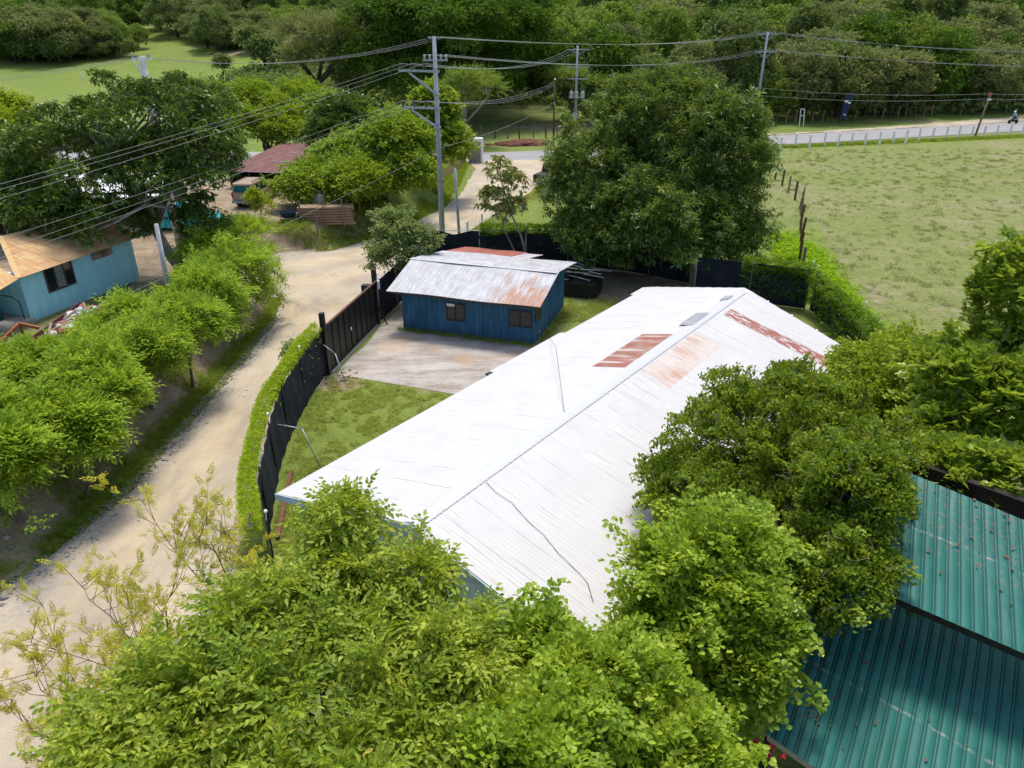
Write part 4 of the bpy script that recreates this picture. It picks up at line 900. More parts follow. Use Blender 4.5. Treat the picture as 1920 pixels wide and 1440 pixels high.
# leucaena thicket along the top of the left bank
lb = [(70, 700, 3.2, 78, 48), (175, 705, 3.2, 78, 50), (290, 645, 3.2, 70, 44), (105, 775, 3.1, 78, 42), (218, 735, 3.0, 56, 36), (366, 598, 3.2, 56, 32), (30, 845, 3.0, 62, 38), (165, 795, 2.8, 52, 30), (-10, 790, 3.2, 60, 55), (255, 605, 3.0, 42, 34)]
desc = ['beside the rubbish trailer', 'in the middle of the left bank', 'between the thin grey pole and the road', 'leaning over the bank below the trailer', 'overhanging the grassy toe of the bank', 'at the foot of the thin grey pole', 'lowest on the left bank', 'at the near brow of the left bank', 'at the left edge of the thicket', 'against the turquoise wall']
rs = random.Random(19)
for i, (x, y, z, rx, ry) in enumerate(lb):
    e = pz(x - 14, y - 4, z, rx * .92, ry * .95, 1.1); e2 = (e[0] + .15, e[1], e[2] - .4, e[3] * .85, e[4] * 1.0, e[5] * .9)
    tree('leucaena_bush', 'feathery bright green bush ' + desc[i], 'bush', gp(e[0] - .4, e[1]), [e, e2] + [(e[0] + rs.uniform(-1.1, .5) * e[3], e[1] + rs.uniform(-1.1, 1.1) * e[4], e[2] + rs.uniform(-.7, .25), e[3] * rs.uniform(.3, .65), e[4] * rs.uniform(.3, .7), e[5] * rs.uniform(.3, .7)) for _ in range(4)], 66, .28, 15, .50, LEU, L['leuc'], BARK, 100 + i, 'feathery bushes on the left bank', r0=.06, limb=16, up=.5, flat=.8, fork=.3, twigs=6, zmin=-.5, sprays=22, slen=1.9, rad=(.45, 1.0))
for i, (x, y, z, rx, ry, ds) in enumerate([(450, 500, 2.9, 80, 45, 'jutting over the road bend beyond the grey pole'), (390, 545, 2.8, 70, 45, 'on the bank right of the grey pole'), (400, 460, 3.2, 60, 40, 'near the turquoise truck')]):
    e = pz(x, y, z, rx, ry, 1.1)
    tree('leucaena_bush', 'feathery bright green bush ' + ds, 'bush', gp(e[0] - .6, e[1]), [e, (e[0], e[1], e[2] - .6, e[3] * .9, e[4] * .9, e[5])], 60, .30, 15, .50, LEU, L['leuc'], BARK, 120 + i, 'feathery bushes on the left bank', r0=.07, limb=18, up=.4, flat=.8, zmin=-.6, sprays=26, slen=2.6, rad=(.45, 1.0))
e = pz(460, 440, 2.9, 50, 32); tree('tree', 'young light green tree in front of the tan car', 'tree', gp(e[0], e[1]), [e], 40, .45, 20, .5, FEA, L['leuc'], BARK, 125, r0=.07, limb=16, up=.3)
rng_b = np.random.default_rng(77); qb = []
while len(qb) < 1500:
    yb_ = rng_b.uniform(17.5, 34); xb_ = float(xb(yb_)) - rng_b.uniform(1.9, 5.5)
    if vnoise(np.array([xb_]), np.array([yb_]), 1.4, 23)[0] > .40 and not (xb_ < -16.2 and yb_ > 28): qb.append((xb_, yb_, gz(xb_, yb_)))
BANKQ = qb
# the dead branch at the left edge of the bank
b0 = gp(-17.3, 19.0)
sparse_tree('tree', 'leaning bare-branched tree at the left edge of the bank', b0, [atz(x, y, z) for x, y, z in [(20, 790, 3.4), (60, 870, 2.6), (85, 985, 1.7), (5, 840, 3.2), (100, 900, 2.4)]], L['hedgedark'], 23, .22, 6, FAN, BARKD, .10, .4, 3)
# small fence-side tree, sapling
tree('tree', 'small soft green tree beside the black gate and the blue house roof', 'tree', gp(-6.4, 37.9), [pz(745, 440, 3.5, 46, 48), pz(785, 460, 3.0, 34, 34), pz(735, 485, 2.5, 40, 40), pz(730, 415, 4.0, 26, 26)], 120, .30, 18, .32, FAN, L['fshrub'], BARK, 24, r0=.07, limb=24, up=.4, twigs=14, sprays=34, slen=1.8)
for k, (bx, top) in enumerate([((1003, 462), (938, 350))]):
    pb = atz(995, 500, 0); t_ = thing('sapling', 'slender sapling with two thin stems in front of the hedge', 'sapling', (pb[0], 41.6, 0)); bb = np.array([pb[0], 41.6, 0])
    Yb = 41.8; mbx = MB(); ctr = [pe(935, 320, Yb, 22, 22), pe(960, 345, Yb, 26, 20), pe(925, 375, Yb, 26, 20), pe(965, 390, Yb, 22, 18), pe(940, 405, Yb, 26, 16)]
    E_ = [tuple(np.array(e[:3]) - bb) + tuple(e[3:6]) for e in ctr]; V, F, C = crown_mesh(E_, 34, .32, 7, .5, sprig_rosette(7, .7, .26, -25), True, 33, up=.2); mesh_np('crown', V, F, L['sapling'], t_)
    s1 = atY(958, 400, Yb) - bb; s2 = atY(940, 340, Yb) - bb; mbx.tube([(0, 0, -.1), s1 * .6 + (.1, 0, .1), s1, s2], [.07, .06, .045, .02], 7); MB().tube([(-.35, 0, 0), atY(945, 430, Yb) - bb, atY(935, 380, Yb) - bb], [.05, .04, .02], 6).build('trunk', BARKP, t_, smooth=True)
    for c in C: mbx.tube([s1 + (s2 - s1) * .4, c], [.02, .008], 4)
    mbx.build('trunk', BARKP, t_, smooth=True)

# ------------------------------------------------------------------ middle distance trees
mid = [
 ('tree', 'lime green bushy tree behind the open mango tree, left of the maroon shed', (455, 205, 72, 70, 50), (520, 222, 71, 50, 45), 'bright', 60),
 ('tree', 'dense low tree touching the back of the maroon shed', (470, 240, 69, 55, 36), (535, 248, 69, 42, 30), 'bright', 60),
 ('tree', 'broad green tree behind the maroon shed', (560, 195, 76, 60, 45), (610, 215, 74, 55, 45), 'bright', 60),
 ('tree', 'dark green tree above the maroon shed, left of the grey crossarm pole', (660, 235, 62, 70, 55), (625, 262, 60, 50, 40), 'mango2', 70),
 ('tree', 'bright green tree spreading over the lumber pile', (600, 350, 52, 75, 42), (665, 345, 51, 60, 45), 'bright', 100),
 ('tree', 'rounded green tree just left of the crossarm pole', (740, 275, 55, 70, 60), (700, 335, 53, 60, 50), 'bright', 100),
 ('tree', 'green tree on the bank behind the lumber tree', (655, 295, 56, 60, 40), (770, 330, 53, 45, 40), 'bright', 80),
 ('almond_tree', 'layered glossy tree directly behind the crossarm pole', (815, 205, 62, 45, 40), (825, 270, 62, 58, 48), 'almond', 80),
 ('tree', 'yellowish green tree at the left edge under the wires', (5, 270, 48, 45, 60), (20, 220, 50, 35, 40), 'bush', 60),
 ('tree', 'green tree at the left edge in front of the white-roofed house', (10, 360, 44, 50, 45), (50, 300, 46, 40, 40), 'mango2', 50),
]
for i, (nm, lab, a, b, lk, n) in enumerate(mid):
    ea = pe(*a); eb = pe(*b); bx, by = (ea[0] + eb[0]) / 2, (ea[1] + eb[1]) / 2 + .5; s = 1.0
    spec = ROS if lk == 'almond' else (MAN2 if lk == 'mango2' else FAN)
    tree(nm, lab, 'tree', gp(bx, by), [ea, eb], int(n * 3.2), .72, 32 if spec is FAN else 18, .46, spec, L[lk], BARK if nm != 'almond_tree' else BARKP, 200 + i, r0=.2, limb=26, up=.3, out=.8, twigs=14, sprays=50, rad=(.55, 1.0))
tree('tree', 'thin yellow-leaved shrub beside the tan car', 'tree', gp(*atz(490, 400, 1.4)[:2]), [pz(492, 385, 2.6, 22, 22), pz(478, 370, 3.2, 16, 18)], 26, .3, 16, .3, FAN, L['bush'], BARK, 230, r0=.04, limb=8)

# huge dark tree and its neighbours
def far_tree(name, lab, base, ells, lk, n, seed, spec=FAN, lr=2.0, size=1.25, per=34, r0=.5, bark=BARKD, limb=22, grp=None, twigs=0, **kw):
    return tree(name, lab, 'tree', base, ells, n, lr, per, size, spec, L[lk], bark, seed, grp, r0=r0, limb=limb, twigs=twigs, **kw)
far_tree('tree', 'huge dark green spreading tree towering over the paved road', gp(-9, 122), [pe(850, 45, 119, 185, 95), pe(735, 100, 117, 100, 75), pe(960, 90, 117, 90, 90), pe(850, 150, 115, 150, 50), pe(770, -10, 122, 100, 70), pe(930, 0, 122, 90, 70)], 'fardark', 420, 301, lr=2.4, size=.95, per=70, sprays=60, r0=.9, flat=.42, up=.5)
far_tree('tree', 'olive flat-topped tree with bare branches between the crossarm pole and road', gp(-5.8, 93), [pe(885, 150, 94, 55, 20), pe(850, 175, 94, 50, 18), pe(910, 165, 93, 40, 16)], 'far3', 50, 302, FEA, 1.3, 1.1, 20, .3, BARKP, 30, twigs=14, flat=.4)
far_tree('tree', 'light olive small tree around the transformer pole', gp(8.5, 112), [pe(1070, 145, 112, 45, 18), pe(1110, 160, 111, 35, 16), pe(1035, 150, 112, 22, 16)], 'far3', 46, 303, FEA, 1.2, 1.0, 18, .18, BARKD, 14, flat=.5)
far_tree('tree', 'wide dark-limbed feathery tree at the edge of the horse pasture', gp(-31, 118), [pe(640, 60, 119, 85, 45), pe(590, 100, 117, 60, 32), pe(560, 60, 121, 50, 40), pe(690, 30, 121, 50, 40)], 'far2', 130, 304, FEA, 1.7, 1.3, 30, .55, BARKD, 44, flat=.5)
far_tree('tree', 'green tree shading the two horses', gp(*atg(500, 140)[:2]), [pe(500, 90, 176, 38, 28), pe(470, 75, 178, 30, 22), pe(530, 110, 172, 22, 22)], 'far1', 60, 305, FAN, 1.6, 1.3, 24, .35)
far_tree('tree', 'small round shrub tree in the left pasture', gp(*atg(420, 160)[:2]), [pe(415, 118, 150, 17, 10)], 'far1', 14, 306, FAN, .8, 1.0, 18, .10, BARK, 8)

# forest prototypes, shared by the copies
PR = []
def proto(lk, shape, seed, bark, spec=FAN, flat=.7, n=70, per=30, size=.85):
    rng = np.random.default_rng(seed)
    E_ = [(rng.uniform(-.8, .8) + x, rng.uniform(-.8, .8) + y, z, rx, ry, rz) for (x, y, z, rx, ry, rz) in shape]
    V, F, C = crown_mesh(E_, n, 1.25, per, size, spec, False, seed, up=.35, flat=flat, zmin=-.75, out=.8)
    cr = mesh_np('crown', V, F, L[lk]); mb = MB(); limbs(mb, (0, 0, 0), C[rng.permutation(len(C))[:14]], .28, rng, .35); tr = mb.build('trunk', bark, smooth=True)
    me = (cr.data, tr.data); bpy.data.objects.remove(cr); bpy.data.objects.remove(tr); return me
S1 = [(0, 0, 6.0, 4.4, 4.4, 3.8), (2.4, 1, 3.9, 3.6, 3.4, 3.0), (-2.6, -.8, 4.2, 3.4, 3.4, 3.2), (.5, -2.2, 3.2, 3.4, 3.0, 2.4)]; S2 = [(0, 0, 6.6, 5.6, 5.6, 2.4), (3.0, 1.5, 5.0, 4.0, 3.8, 2.2), (-3.2, 0, 4.6, 3.8, 3.8, 2.4), (.4, -2, 3.2, 3.6, 3, 2.0)]; S3 = [(0, 0, 7.6, 3.6, 3.6, 4.6), (.9, .6, 4.0, 3.6, 3.4, 3.4), (-1.8, -1, 5.2, 2.8, 2.8, 3.0)]
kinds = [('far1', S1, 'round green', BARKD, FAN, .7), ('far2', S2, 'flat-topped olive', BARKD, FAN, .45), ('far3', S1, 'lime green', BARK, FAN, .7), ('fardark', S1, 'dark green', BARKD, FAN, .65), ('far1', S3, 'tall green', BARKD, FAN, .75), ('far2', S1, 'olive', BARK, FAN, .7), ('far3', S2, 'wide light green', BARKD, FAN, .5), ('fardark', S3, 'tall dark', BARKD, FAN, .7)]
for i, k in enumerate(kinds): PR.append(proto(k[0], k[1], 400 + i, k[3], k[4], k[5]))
rg = random.Random(77); place = []
def add(x, y, kind=None, s=None, zone=''): place.append([x, y, rg.randrange(8) if kind is None else kind, s or rg.uniform(.85, 1.25), zone])
# front row beyond the paved road
fr = [(14, 117), (20, 116.5), (27, 118), (33, 118.5), (39, 120), (45, 121), (51, 122), (57, 124), (63, 127), (70, 129), (78, 129), (86, 133), (94, 136), (103, 139)]
fk = [3, 0, 5, 4, 2, 1, 0, 1, 0, 3, 1, 3, 0, 3]
for (x, y), k in zip(fr, fk): add(x, y, k, rg.uniform(.95, 1.4), 'front')
for y0 in np.arange(127, 232, 10.5):
    w = y0 * .75 + 10
    for x0 in np.arange(6, w, 11.5):
        x = x0 + rg.uniform(-3.5, 3.5); y = y0 + x0 * .14 + rg.uniform(-3.5, 3.5)
        if x > .78 * y + 4: continue
        if x < 14 and y < 132: continue
        add(x, y, None, rg.uniform(1.0, 1.6), 'hill')
for y0 in np.arange(136, 236, 11):
    for x0 in np.arange(-26, 10, 10.5):
        add(x0 + rg.uniform(-3, 3), y0 + rg.uniform(-3, 3), rg.choice([0, 3, 4, 5, 1]), rg.uniform(.9, 1.3), 'mid')
# left pasture edge and beyond
for (px_, py_, k, s) in [(30, 120, 3, 1.15), (95, 118, 0, 1.2), (65, 105, 0, 1.3), (150, 100, 1, 1.2), (185, 95, 5, 1.1), (215, 100, 2, 1.0), (260, 92, 2, .7), (335, 70, 0, 1.3), (390, 92, 0, .8), (425, 95, 5, .8), (15, 100, 3, 1.3)]:
    p = atg(px_, py_); add(p[0], p[1], k, s, 'left')
lr_ = random.Random(5)
for _ in range(30):
    p = atg(lr_.uniform(-10, 225), lr_.uniform(88, 117)); add(p[0], p[1], lr_.choice([0, 3, 5, 0, 6]), lr_.uniform(.8, 1.25), 'left')
for _ in range(12):
    p = atg(lr_.uniform(360, 480), lr_.uniform(70, 96)); add(p[0], p[1], lr_.choice([0, 3, 5]), lr_.uniform(.7, 1.1), 'left')
for y0 in np.arange(205, 300, 11.5):
    for x0 in np.arange(-.78 * y0, -24, 11.5):
        x = x0 + rg.uniform(-4, 4); y = y0 + rg.uniform(-4, 4); q = proj(x, y, gz(x, y))
        if 250 < q[0] < 480 and q[1] > 66: continue
        if q[0] > 470 and y < 215: continue
        add(x, y, None, rg.uniform(.85, 1.35), 'leftfar')
vis = []
for p in place:
    z = gz(p[0], p[1]); a = proj(p[0], p[1], z); b = proj(p[0], p[1], z + 9.2 * p[3])
    if b[1] > 1440 or a[1] < -12 or a[0] < -120 or a[0] > 2040: continue
    vis.append(p + [z, a[0], a[1], b[1]])
# labels: bands of distance, then counted along the band between landmarks
ordw = ['first', 'second', 'third', 'fourth', 'fifth', 'sixth', 'seventh', 'eighth', 'ninth', 'tenth', 'eleventh', 'twelfth', 'thirteenth', 'fourteenth', 'fifteenth', 'sixteenth', 'seventeenth', 'eighteenth', 'nineteenth', 'twentieth']
zones = {'front': 'in front row behind the road', 'hill': 'on the slope beyond the road', 'mid': 'behind the huge dark tree', 'left': 'at the left pasture edge', 'leftfar': 'beyond the left pasture'}
cnt = {}
for p in sorted(vis, key=lambda p: (p[4], int((p[1] - (p[0] * .14 if p[4] != 'front' else 0)) // 10.5) if p[4] in ('hill', 'mid', 'leftfar') else 0, p[6])):
    row = int((p[1] - p[0] * .14) // 10.5) if p[4] in ('hill', 'mid', 'leftfar') else 0; key = (p[4], row, p[2]); cnt[key] = cnt.get(key, 0) + 1; p.append((row, cnt[key]))
rows = {}
for p in vis: rows.setdefault(p[4], set()).add(p[9][0])
for p in vis:
    rr2 = sorted(rows[p[4]]); r_ = rr2.index(p[9][0]); rowtxt = '' if len(rr2) == 1 else ', row %s' % ['one','two','three','four','five','six','seven','eight','nine','ten','eleven','twelve','thirteen','fourteen'][min(r_, 13)]
    lab = '%s tree %s%s, %s from left' % (kinds[p[2]][2], zones[p[4]], rowtxt, ordw[min(p[9][1] - 1, 19)])
    t = thing('tree', lab, 'tree', (p[0], p[1], p[5] - .1), rg.random() * 6.28, 'forest trees ' + zones[p[4]]); s = p[3]; t.scale = (s * rg.uniform(.9, 1.12), s * rg.uniform(.9, 1.12), s * rg.uniform(.88, 1.1))
    for nm, me in zip(('crown', 'trunk'), PR[p[2]]):
        o = bpy.data.objects.new(nm, me); COL.objects.link(o); o.parent = t
# undergrowth filling the wood's floor
def scatter(name, lab, pts, size, spec, lm, seed, cat='undergrowth', up=1.0, hexa=False, hz=.1):
    rng = np.random.default_rng(seed); P = np.array(pts, float); A = rng.normal(0, .55, P.shape); A[:, 2] = up; A /= np.linalg.norm(A, axis=1, keepdims=True)
    P[:, 2] += rng.uniform(0, hz, len(P)); V, F = bake(P, A, size, spec, hexa, rng); return tag(mesh_np(name, V, F, lm), lab, cat, kind='stuff')
rng = np.random.default_rng(9)
q = []
for _ in range(16000):
    x = rng.uniform(8, 160); y = rng.uniform(114, 240) + x * .14
    if x > .8 * y + 6: continue
    q.append((x, y, 0))
for _ in range(7000):
    x = rng.uniform(-60, 10); y = rng.uniform(126, 240); q.append((x, y, 0))
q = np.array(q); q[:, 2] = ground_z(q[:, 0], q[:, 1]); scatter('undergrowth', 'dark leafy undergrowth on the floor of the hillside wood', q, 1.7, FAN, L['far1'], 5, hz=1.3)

scatter('undergrowth', 'low feathery undergrowth spilling over the brow of the left bank', BANKQ, .50, LEU, L['leuc'], 57, up=.9, hz=.9)
# ------------------------------------------------------------------ grass, weeds, pebbles
def poly_pts(n, fx, rng): 
    P = np.array([fx(rng) for _ in range(n)]); return np.concatenate([P, ground_z(P[:, 0], P[:, 1])[:, None]], 1)
BLADE = [((0, 0, 0), a, 10 + 14 * (a % 5) / 5, 1.0, .10) for a in (0, 63, 117, 171, 230, 290, 338)]
rng = np.random.default_rng(31)
def toe(r):
    y = r.uniform(16, 36.8); x = float(xb(y)) - abs(r.normal(.18, .20)) + .12; return (x, y)
scatter('grass', 'strip of green grass along the toe of the left bank', poly_pts(6500, toe, rng), .15, BLADE, L['grass'], 41, 'grass', .6)
def bankg(r):
    while True:
        y = r.uniform(14, 37); d = r.uniform(.3, 4.5); x = float(xb(y)) - d
        if vnoise(np.array([x]), np.array([y]), 1.6, 5)[0] > .66: return (x, y)
scatter('weeds', 'patchy weeds growing on the left bank', poly_pts(4500, bankg, rng), .17, BLADE, L['grass'], 42, 'weeds', .5)
def bank2(r):
    while True:
        y = r.uniform(46, 80); d = r.uniform(-.1, 4.5); x = float(xb(y)) - d
        if d < .5 or vnoise(np.array([x]), np.array([y]), 2.2, 6)[0] > .42: return (x, y)
scatter('grass', 'grass on the bank below the green trees behind the blue house', poly_pts(11000, bank2, rng), .26, BLADE, L['grass'], 43, 'grass', .6)
def lawn(r):
    while True:
        x = r.uniform(-8.6, -.5); y = r.uniform(15.2, 29)
        s = (x - o0[0]) * .804 - (y - o0[1]) * .595
        fx = np.interp(y, [14, 17.3, 20.3, 22, 24, 26, 27.5], [-6.6, -7.0, -7.5, -7.7, -7.8, -7.8, -7.6])
        if s < .5 and vnoise(np.array([x]), np.array([y]), .35, 15)[0] > .38 and x > fx + .1 and y < 27.35 - (x + 7.35) * .36: return (x, y)
scatter('grass', 'patchy lawn between the hedge and the white roof', poly_pts(15000, lawn, rng), .085, BLADE, L['lawn'], 44, 'grass', .45)
def front(r): a = r.uniform(-.2, 6.6); w = abs(r.normal(0, .20)); c, s = math.cos(R(-18)), math.sin(R(-18)); return (ob[0] + a * c + w * s - .02, ob[1] + a * s - w * c - .05)
scatter('grass', 'thin line of grass along the front wall of the blue house', poly_pts(900, front, rng), .11, BLADE, L['grass'], 45, 'grass', .6)
def side(r):
    while True:
        x = r.uniform(1.4, 5.6); y = r.uniform(29.5, 37)
        if vnoise(np.array([x]), np.array([y]), 1.1, 9)[0] > .45 and (x - o0[0]) * .804 - (y - o0[1]) * .595 < .3 and (x - ob[0]) * .951 - (y - ob[1]) * .309 > 6.6: return (x, y)
scatter('grass', 'rough grass between the blue house and the white roof', poly_pts(4200, side, rng), .11, BLADE, L['lawn'], 46, 'grass', .5)
def weedr(r):
    while True:
        y = r.uniform(26, 50); x = np.interp(y, [26, 40, 48], [15.6, 16.9, 18.3]) + r.normal(.3, .7)
        w = 1.0 if 36 < y < 47 else .25
        if r.random() < w and x > 14.0 + .06 * (y - 26) and vnoise(np.array([x]), np.array([y]), 1.5, 12)[0] > .25: return (x, y)
scatter('weeds', 'lime green weeds around the wooden posts in the right pasture corner', poly_pts(5200, weedr, rng), .30, FAN, L['weed'], 47, 'weeds', .8, hz=.25)
def vergeg(r): x = r.uniform(28, 82); return (x, 84.3 + (x - 31.3) * .27 + r.normal(6.9, .35))
scatter('grass', 'taller verge grass behind the white posts', poly_pts(6500, vergeg, rng), .34, BLADE, L['grass'], 48, 'grass', .7)
def tuft(r):
    while True:
        y = 22 + 68 * math.sqrt(r.random()); x = r.uniform(14, .78 * y + 8)
        if x > np.interp(y, [22, 40, 60, 80], [15.5, 17.5, 19, 24]) and y < 82 + .25 * x and vnoise(np.array([x]), np.array([y]), .55, 14)[0] > .72: return (x, y)
scatter('grass', 'cropped tufts of grass over the big right pasture', poly_pts(26000, tuft, rng), .12, BLADE, L['tuft'], 49, 'grass', .35)
def nearw(r): y = r.uniform(45.8, 70); return (np.interp(y, [45.8, 50, 60, 70], [-4.6, -3.3, .1, 3.6]) + abs(r.normal(0, .5)), y)
scatter('grass', 'grass edge of the small green paddock beside the lane', poly_pts(3000, nearw, rng), .22, BLADE, L['lawn'], 50, 'grass', .6)
lv = []
bm = bmesh.new()
rg2 = random.Random(3)
V = []; F = []
bmesh.ops.create_icosphere(bm, subdivisions=1, radius=1); iv = np.array([v.co[:] for v in bm.verts]); ff = np.array([[v.index for v in f.verts] for f in bm.faces]); bm.free()
rng = np.random.default_rng(8)
def pebble(n, fx, s0, s1):
    for _ in range(n):
        x, y = fx(); s = rng.uniform(s0, s1); q = iv * (1 + rng.uniform(-.25, .25, iv.shape)) * s * np.array([1, rng.uniform(.6, 1.1), .55]) + np.array([x, y, gz(x, y) + .03 + s * .1]); F.append(ff + 12 * len(V)); V.append(q)
def rd_l(): y = rng.uniform(11, 37); return float(xb(y)) + abs(rng.normal(.5, .45)), y
def rd_r(): y = rng.uniform(16, 33); return float(np.interp(y, [17, 20, 25, 33], [-7.8, -8.3, -8.6, -7.5])) - abs(rng.normal(.2, .4)), y
def rd_j(): a = rng.normal(0, .25); t_ = rng.random(); return -11 + t_ * 3.2 + a, 42 - t_ * 6 + rng.normal(0, .3)
pebble(1500, rd_l, .015, .06); pebble(900, rd_r, .015, .05); pebble(420, rd_j, .012, .045); pebble(60, lambda: (float(xb(13.5)) - rng.uniform(-.8, 2.6), rng.uniform(11.5, 16)), .05, .16)
pebble(90, lambda: (-7.2 + rng.normal(0, .4), 27.2 + rng.normal(0, .35)), .02, .08)
tag(mesh_np('gravel', np.concatenate(V), np.concatenate(F), M['stone'], smooth=False), 'loose grey stones strewn along both edges of the dirt road', 'gravel', kind='stuff')

# ------------------------------------------------------------------ fences, gate, creepers
def netfence(label, pts, h=2.05, posts=True, braces=(), droop=.0, net=True, rail=True, name='net_fence', bulb=True, sp=2.5, pm='steel'):
    P = [np.array([x, y, gz(x, y)]) for x, y in pts]; b = P[0].copy(); t = thing(name, label, 'fence', b)
    Q = [p - b for p in P]; s = np.concatenate([[0], np.cumsum([np.linalg.norm((Q[i + 1] - Q[i])[:2]) for i in range(len(Q) - 1)])]); n = int(s[-1] / .2) + 2; q = np.linspace(0, s[-1], n)
    L_ = np.stack([np.interp(q, s, [p[i] for p in Q]) for i in range(3)], -1); ph = q / sp * np.pi
    top = h - droop * (1 - np.abs(np.cos(ph))) ** 1; rows = 6; V = []
    tang = np.gradient(L_[:, :2], axis=0); nrm = np.stack([-tang[:, 1], tang[:, 0]], -1) / np.linalg.norm(tang, axis=1, keepdims=True)
    for k in range(rows):
        f = k / (rows - 1); w = .035 * np.sin(q * 2.3 + k * .9) * math.sin(f * 3.14) + .02 * np.sin(q * 7 + k)
        V.append(np.concatenate([L_[:, :2] + nrm * w[:, None], (L_[:, 2] + .04 + (top - .04) * f)[:, None]], 1))
    V = np.array(V); ii = np.arange(rows * n).reshape(rows, n); F = np.stack([ii[:-1, :-1], ii[:-1, 1:], ii[1:, 1:], ii[1:, :-1]], -1).reshape(-1, 4)
    if net: mesh_np('net', V.reshape(-1, 3), F, M['net'], t, smooth=True)
    m = max(1, int(round(s[-1] / sp))); pp = [np.array([np.interp(v, s, [p[i] for p in Q]) for i in range(3)]) for v in np.linspace(0, s[-1], m + 1)]
    if posts:
        for p in pp: MB().tube([p + (0, 0, -.2), p + (0, 0, h + .12)], .028, 7).build('post', M[pm], t, smooth=True)
    if bulb:
        for p in pp[::2]: MB().tube([p + (0, 0, h + .12), p + (.03, -.03, h + .38)], .014, 5).lathe(tuple(p + (.03, -.03, h + .36)), [(.02, 0), (.045, .03), (.045, .07), (.02, .10)], 8).build('insulator', M['white'], t)
    if rail: MB().tube([p + (0, 0, h + .02) for p in [L_[i] for i in range(0, n, 4)] + [L_[-1]]], .020, 6).build('top_rail', M['steel'], t, smooth=True)
    for (a, b2) in braces: MB().tube([np.array(a) - b, np.array(b2) - b], .022, 6).build('brace', M['steel'], t, smooth=True)
    return t, b
def creeper(label, pts, h, w, n, lm, seed, zdrop=.5, hmin=0.0, size=.16, spec=VINE, name='creeper'):
    rng = np.random.default_rng(seed); Q = np.array([(x, y, gz(x, y)) for x, y in pts]); s = np.concatenate([[0], np.cumsum(np.linalg.norm(np.diff(Q[:, :2], axis=0), axis=1))])
    u = rng.uniform(0, s[-1], n); C = np.stack([np.interp(u, s, Q[:, i]) for i in range(3)], -1)
    i0 = np.clip(np.searchsorted(s, u) - 1, 0, len(Q) - 2); tg = (Q[i0 + 1] - Q[i0])[:, :2]; tg /= np.linalg.norm(tg, axis=1, keepdims=True); nr = np.stack([-tg[:, 1], tg[:, 0]], -1)
    amp = .75 + .5 * fbm(u, u * 0, 1.3, seed); a = rng.uniform(0, 2 * np.pi, n); k = np.sqrt(rng.uniform(.3, 1, n)); side = np.cos(a) * k * w * amp; hh = np.sin(a) * k * zdrop * amp
    lowf = rng.random(n) < hmin; hh = np.where(lowf, -rng.uniform(0, h - .3, n), hh)
    P = np.stack([C[:, 0] + nr[:, 0] * side, C[:, 1] + nr[:, 1] * side, C[:, 2] + h + hh], -1)
    A = np.stack([nr[:, 0] * np.cos(a), nr[:, 1] * np.cos(a), np.sin(a) * .6 + .5], -1) + rng.normal(0, .5, (n, 3)); A /= np.linalg.norm(A, axis=1, keepdims=True)
    V, F = bake(P, A, size, spec, False, rng); b = Q[0]; t = thing(name, label, 'creeper', b); mesh_np('foliage', V - b, F, lm, t)
    mb = MB(); mb.tube([np.array([np.interp(v, s, Q[:, i]) for i in range(3)]) - b + (0, 0, h - .05) for v in np.linspace(0, s[-1], 14)], .03, 5); mb.build('stem', BARK, t); return t
fl = [(-6.0, 14.6), (-6.85, 16.6), (-7.3, 18.8), (-7.6, 20.4), (-7.78, 22.0), (-7.85, 24.0), (-7.85, 25.9), (-7.72, 27.35)]
netfence('black shade-net fence curving along the dirt road up to the gate', fl, 2.05, braces=[((-7.55, 20.6, 1.5), (-6.75, 20.5, 1.4)), ((-6.75, 20.5, 1.4), (-6.2, 20.2, 0.0)), ((-7.62, 27.2, 1.5), (-7.15, 27.1, 1.15)), ((-7.15, 27.1, 1.15), (-6.75, 26.7, 0.0))], rail=False, pm='black')
hl = [(-6.3, 14.3), (-7.15, 16.6), (-7.6, 18.8), (-7.9, 20.4), (-8.03, 22.0), (-8.06, 24.0), (-8.02, 25.9), (-7.86, 27.2)]
creeper('lime green creeper along the top of the curving black fence', hl, 2.16, .19, 5600, L['hedge'], 61, .24, hmin=.03, size=.12)
e = (-8.35, 26.1); tree('shrub', 'loose grey-green shrub on the road side of the hedge near the gate', 'shrub', gp(*e), [(e[0] - .1, e[1], 1.5, .45, .7, .6)], 16, .28, 16, .28, FAN, L['fshrub'], BARK, 62, r0=.03, limb=8)
e = (-8.4, 23.1); tree('shrub', 'tiny dark shrub poking out of the hedge halfway to the gate', 'shrub', gp(*e), [(e[0], e[1], 1.5, .25, .35, .35)], 8, .2, 12, .24, FAN, L['bright'], BARK, 63, r0=.02, limb=5)
# sliding gate
g0 = np.array([-7.62, 27.5, 0]); g1 = np.array([-6.55, 33.25, 0]); gd = (g1 - g0) / np.linalg.norm(g1 - g0); Lg = float(np.linalg.norm(g1 - g0))
gt = thing('sliding_gate', 'black sheet metal sliding gate between two tall black posts', 'gate', g0, math.atan2(gd[1], gd[0]))
MB().box(.12, Lg - .05, -.02, .02, .12, 2.12).build('panel', M['gatepanel'], gt)
mb = MB()
for x in np.linspace(.12, Lg - .1, 10): mb.box(x, x + .05, -.05, -.022, .17, 2.07)
mb.box(.12, Lg - .05, -.05, .05, .10, .16).box(.12, Lg - .05, -.05, .05, 2.08, 2.14); mb.build('frame', M['black'], gt)
MB().box(.1, Lg, -.16, -.10, 2.20, 2.25).build('guide_rail', M['rustwood'], gt); MB().box(-.1, Lg + .3, -.09, .09, 0.012, .045).build('track', M['steel'], gt)
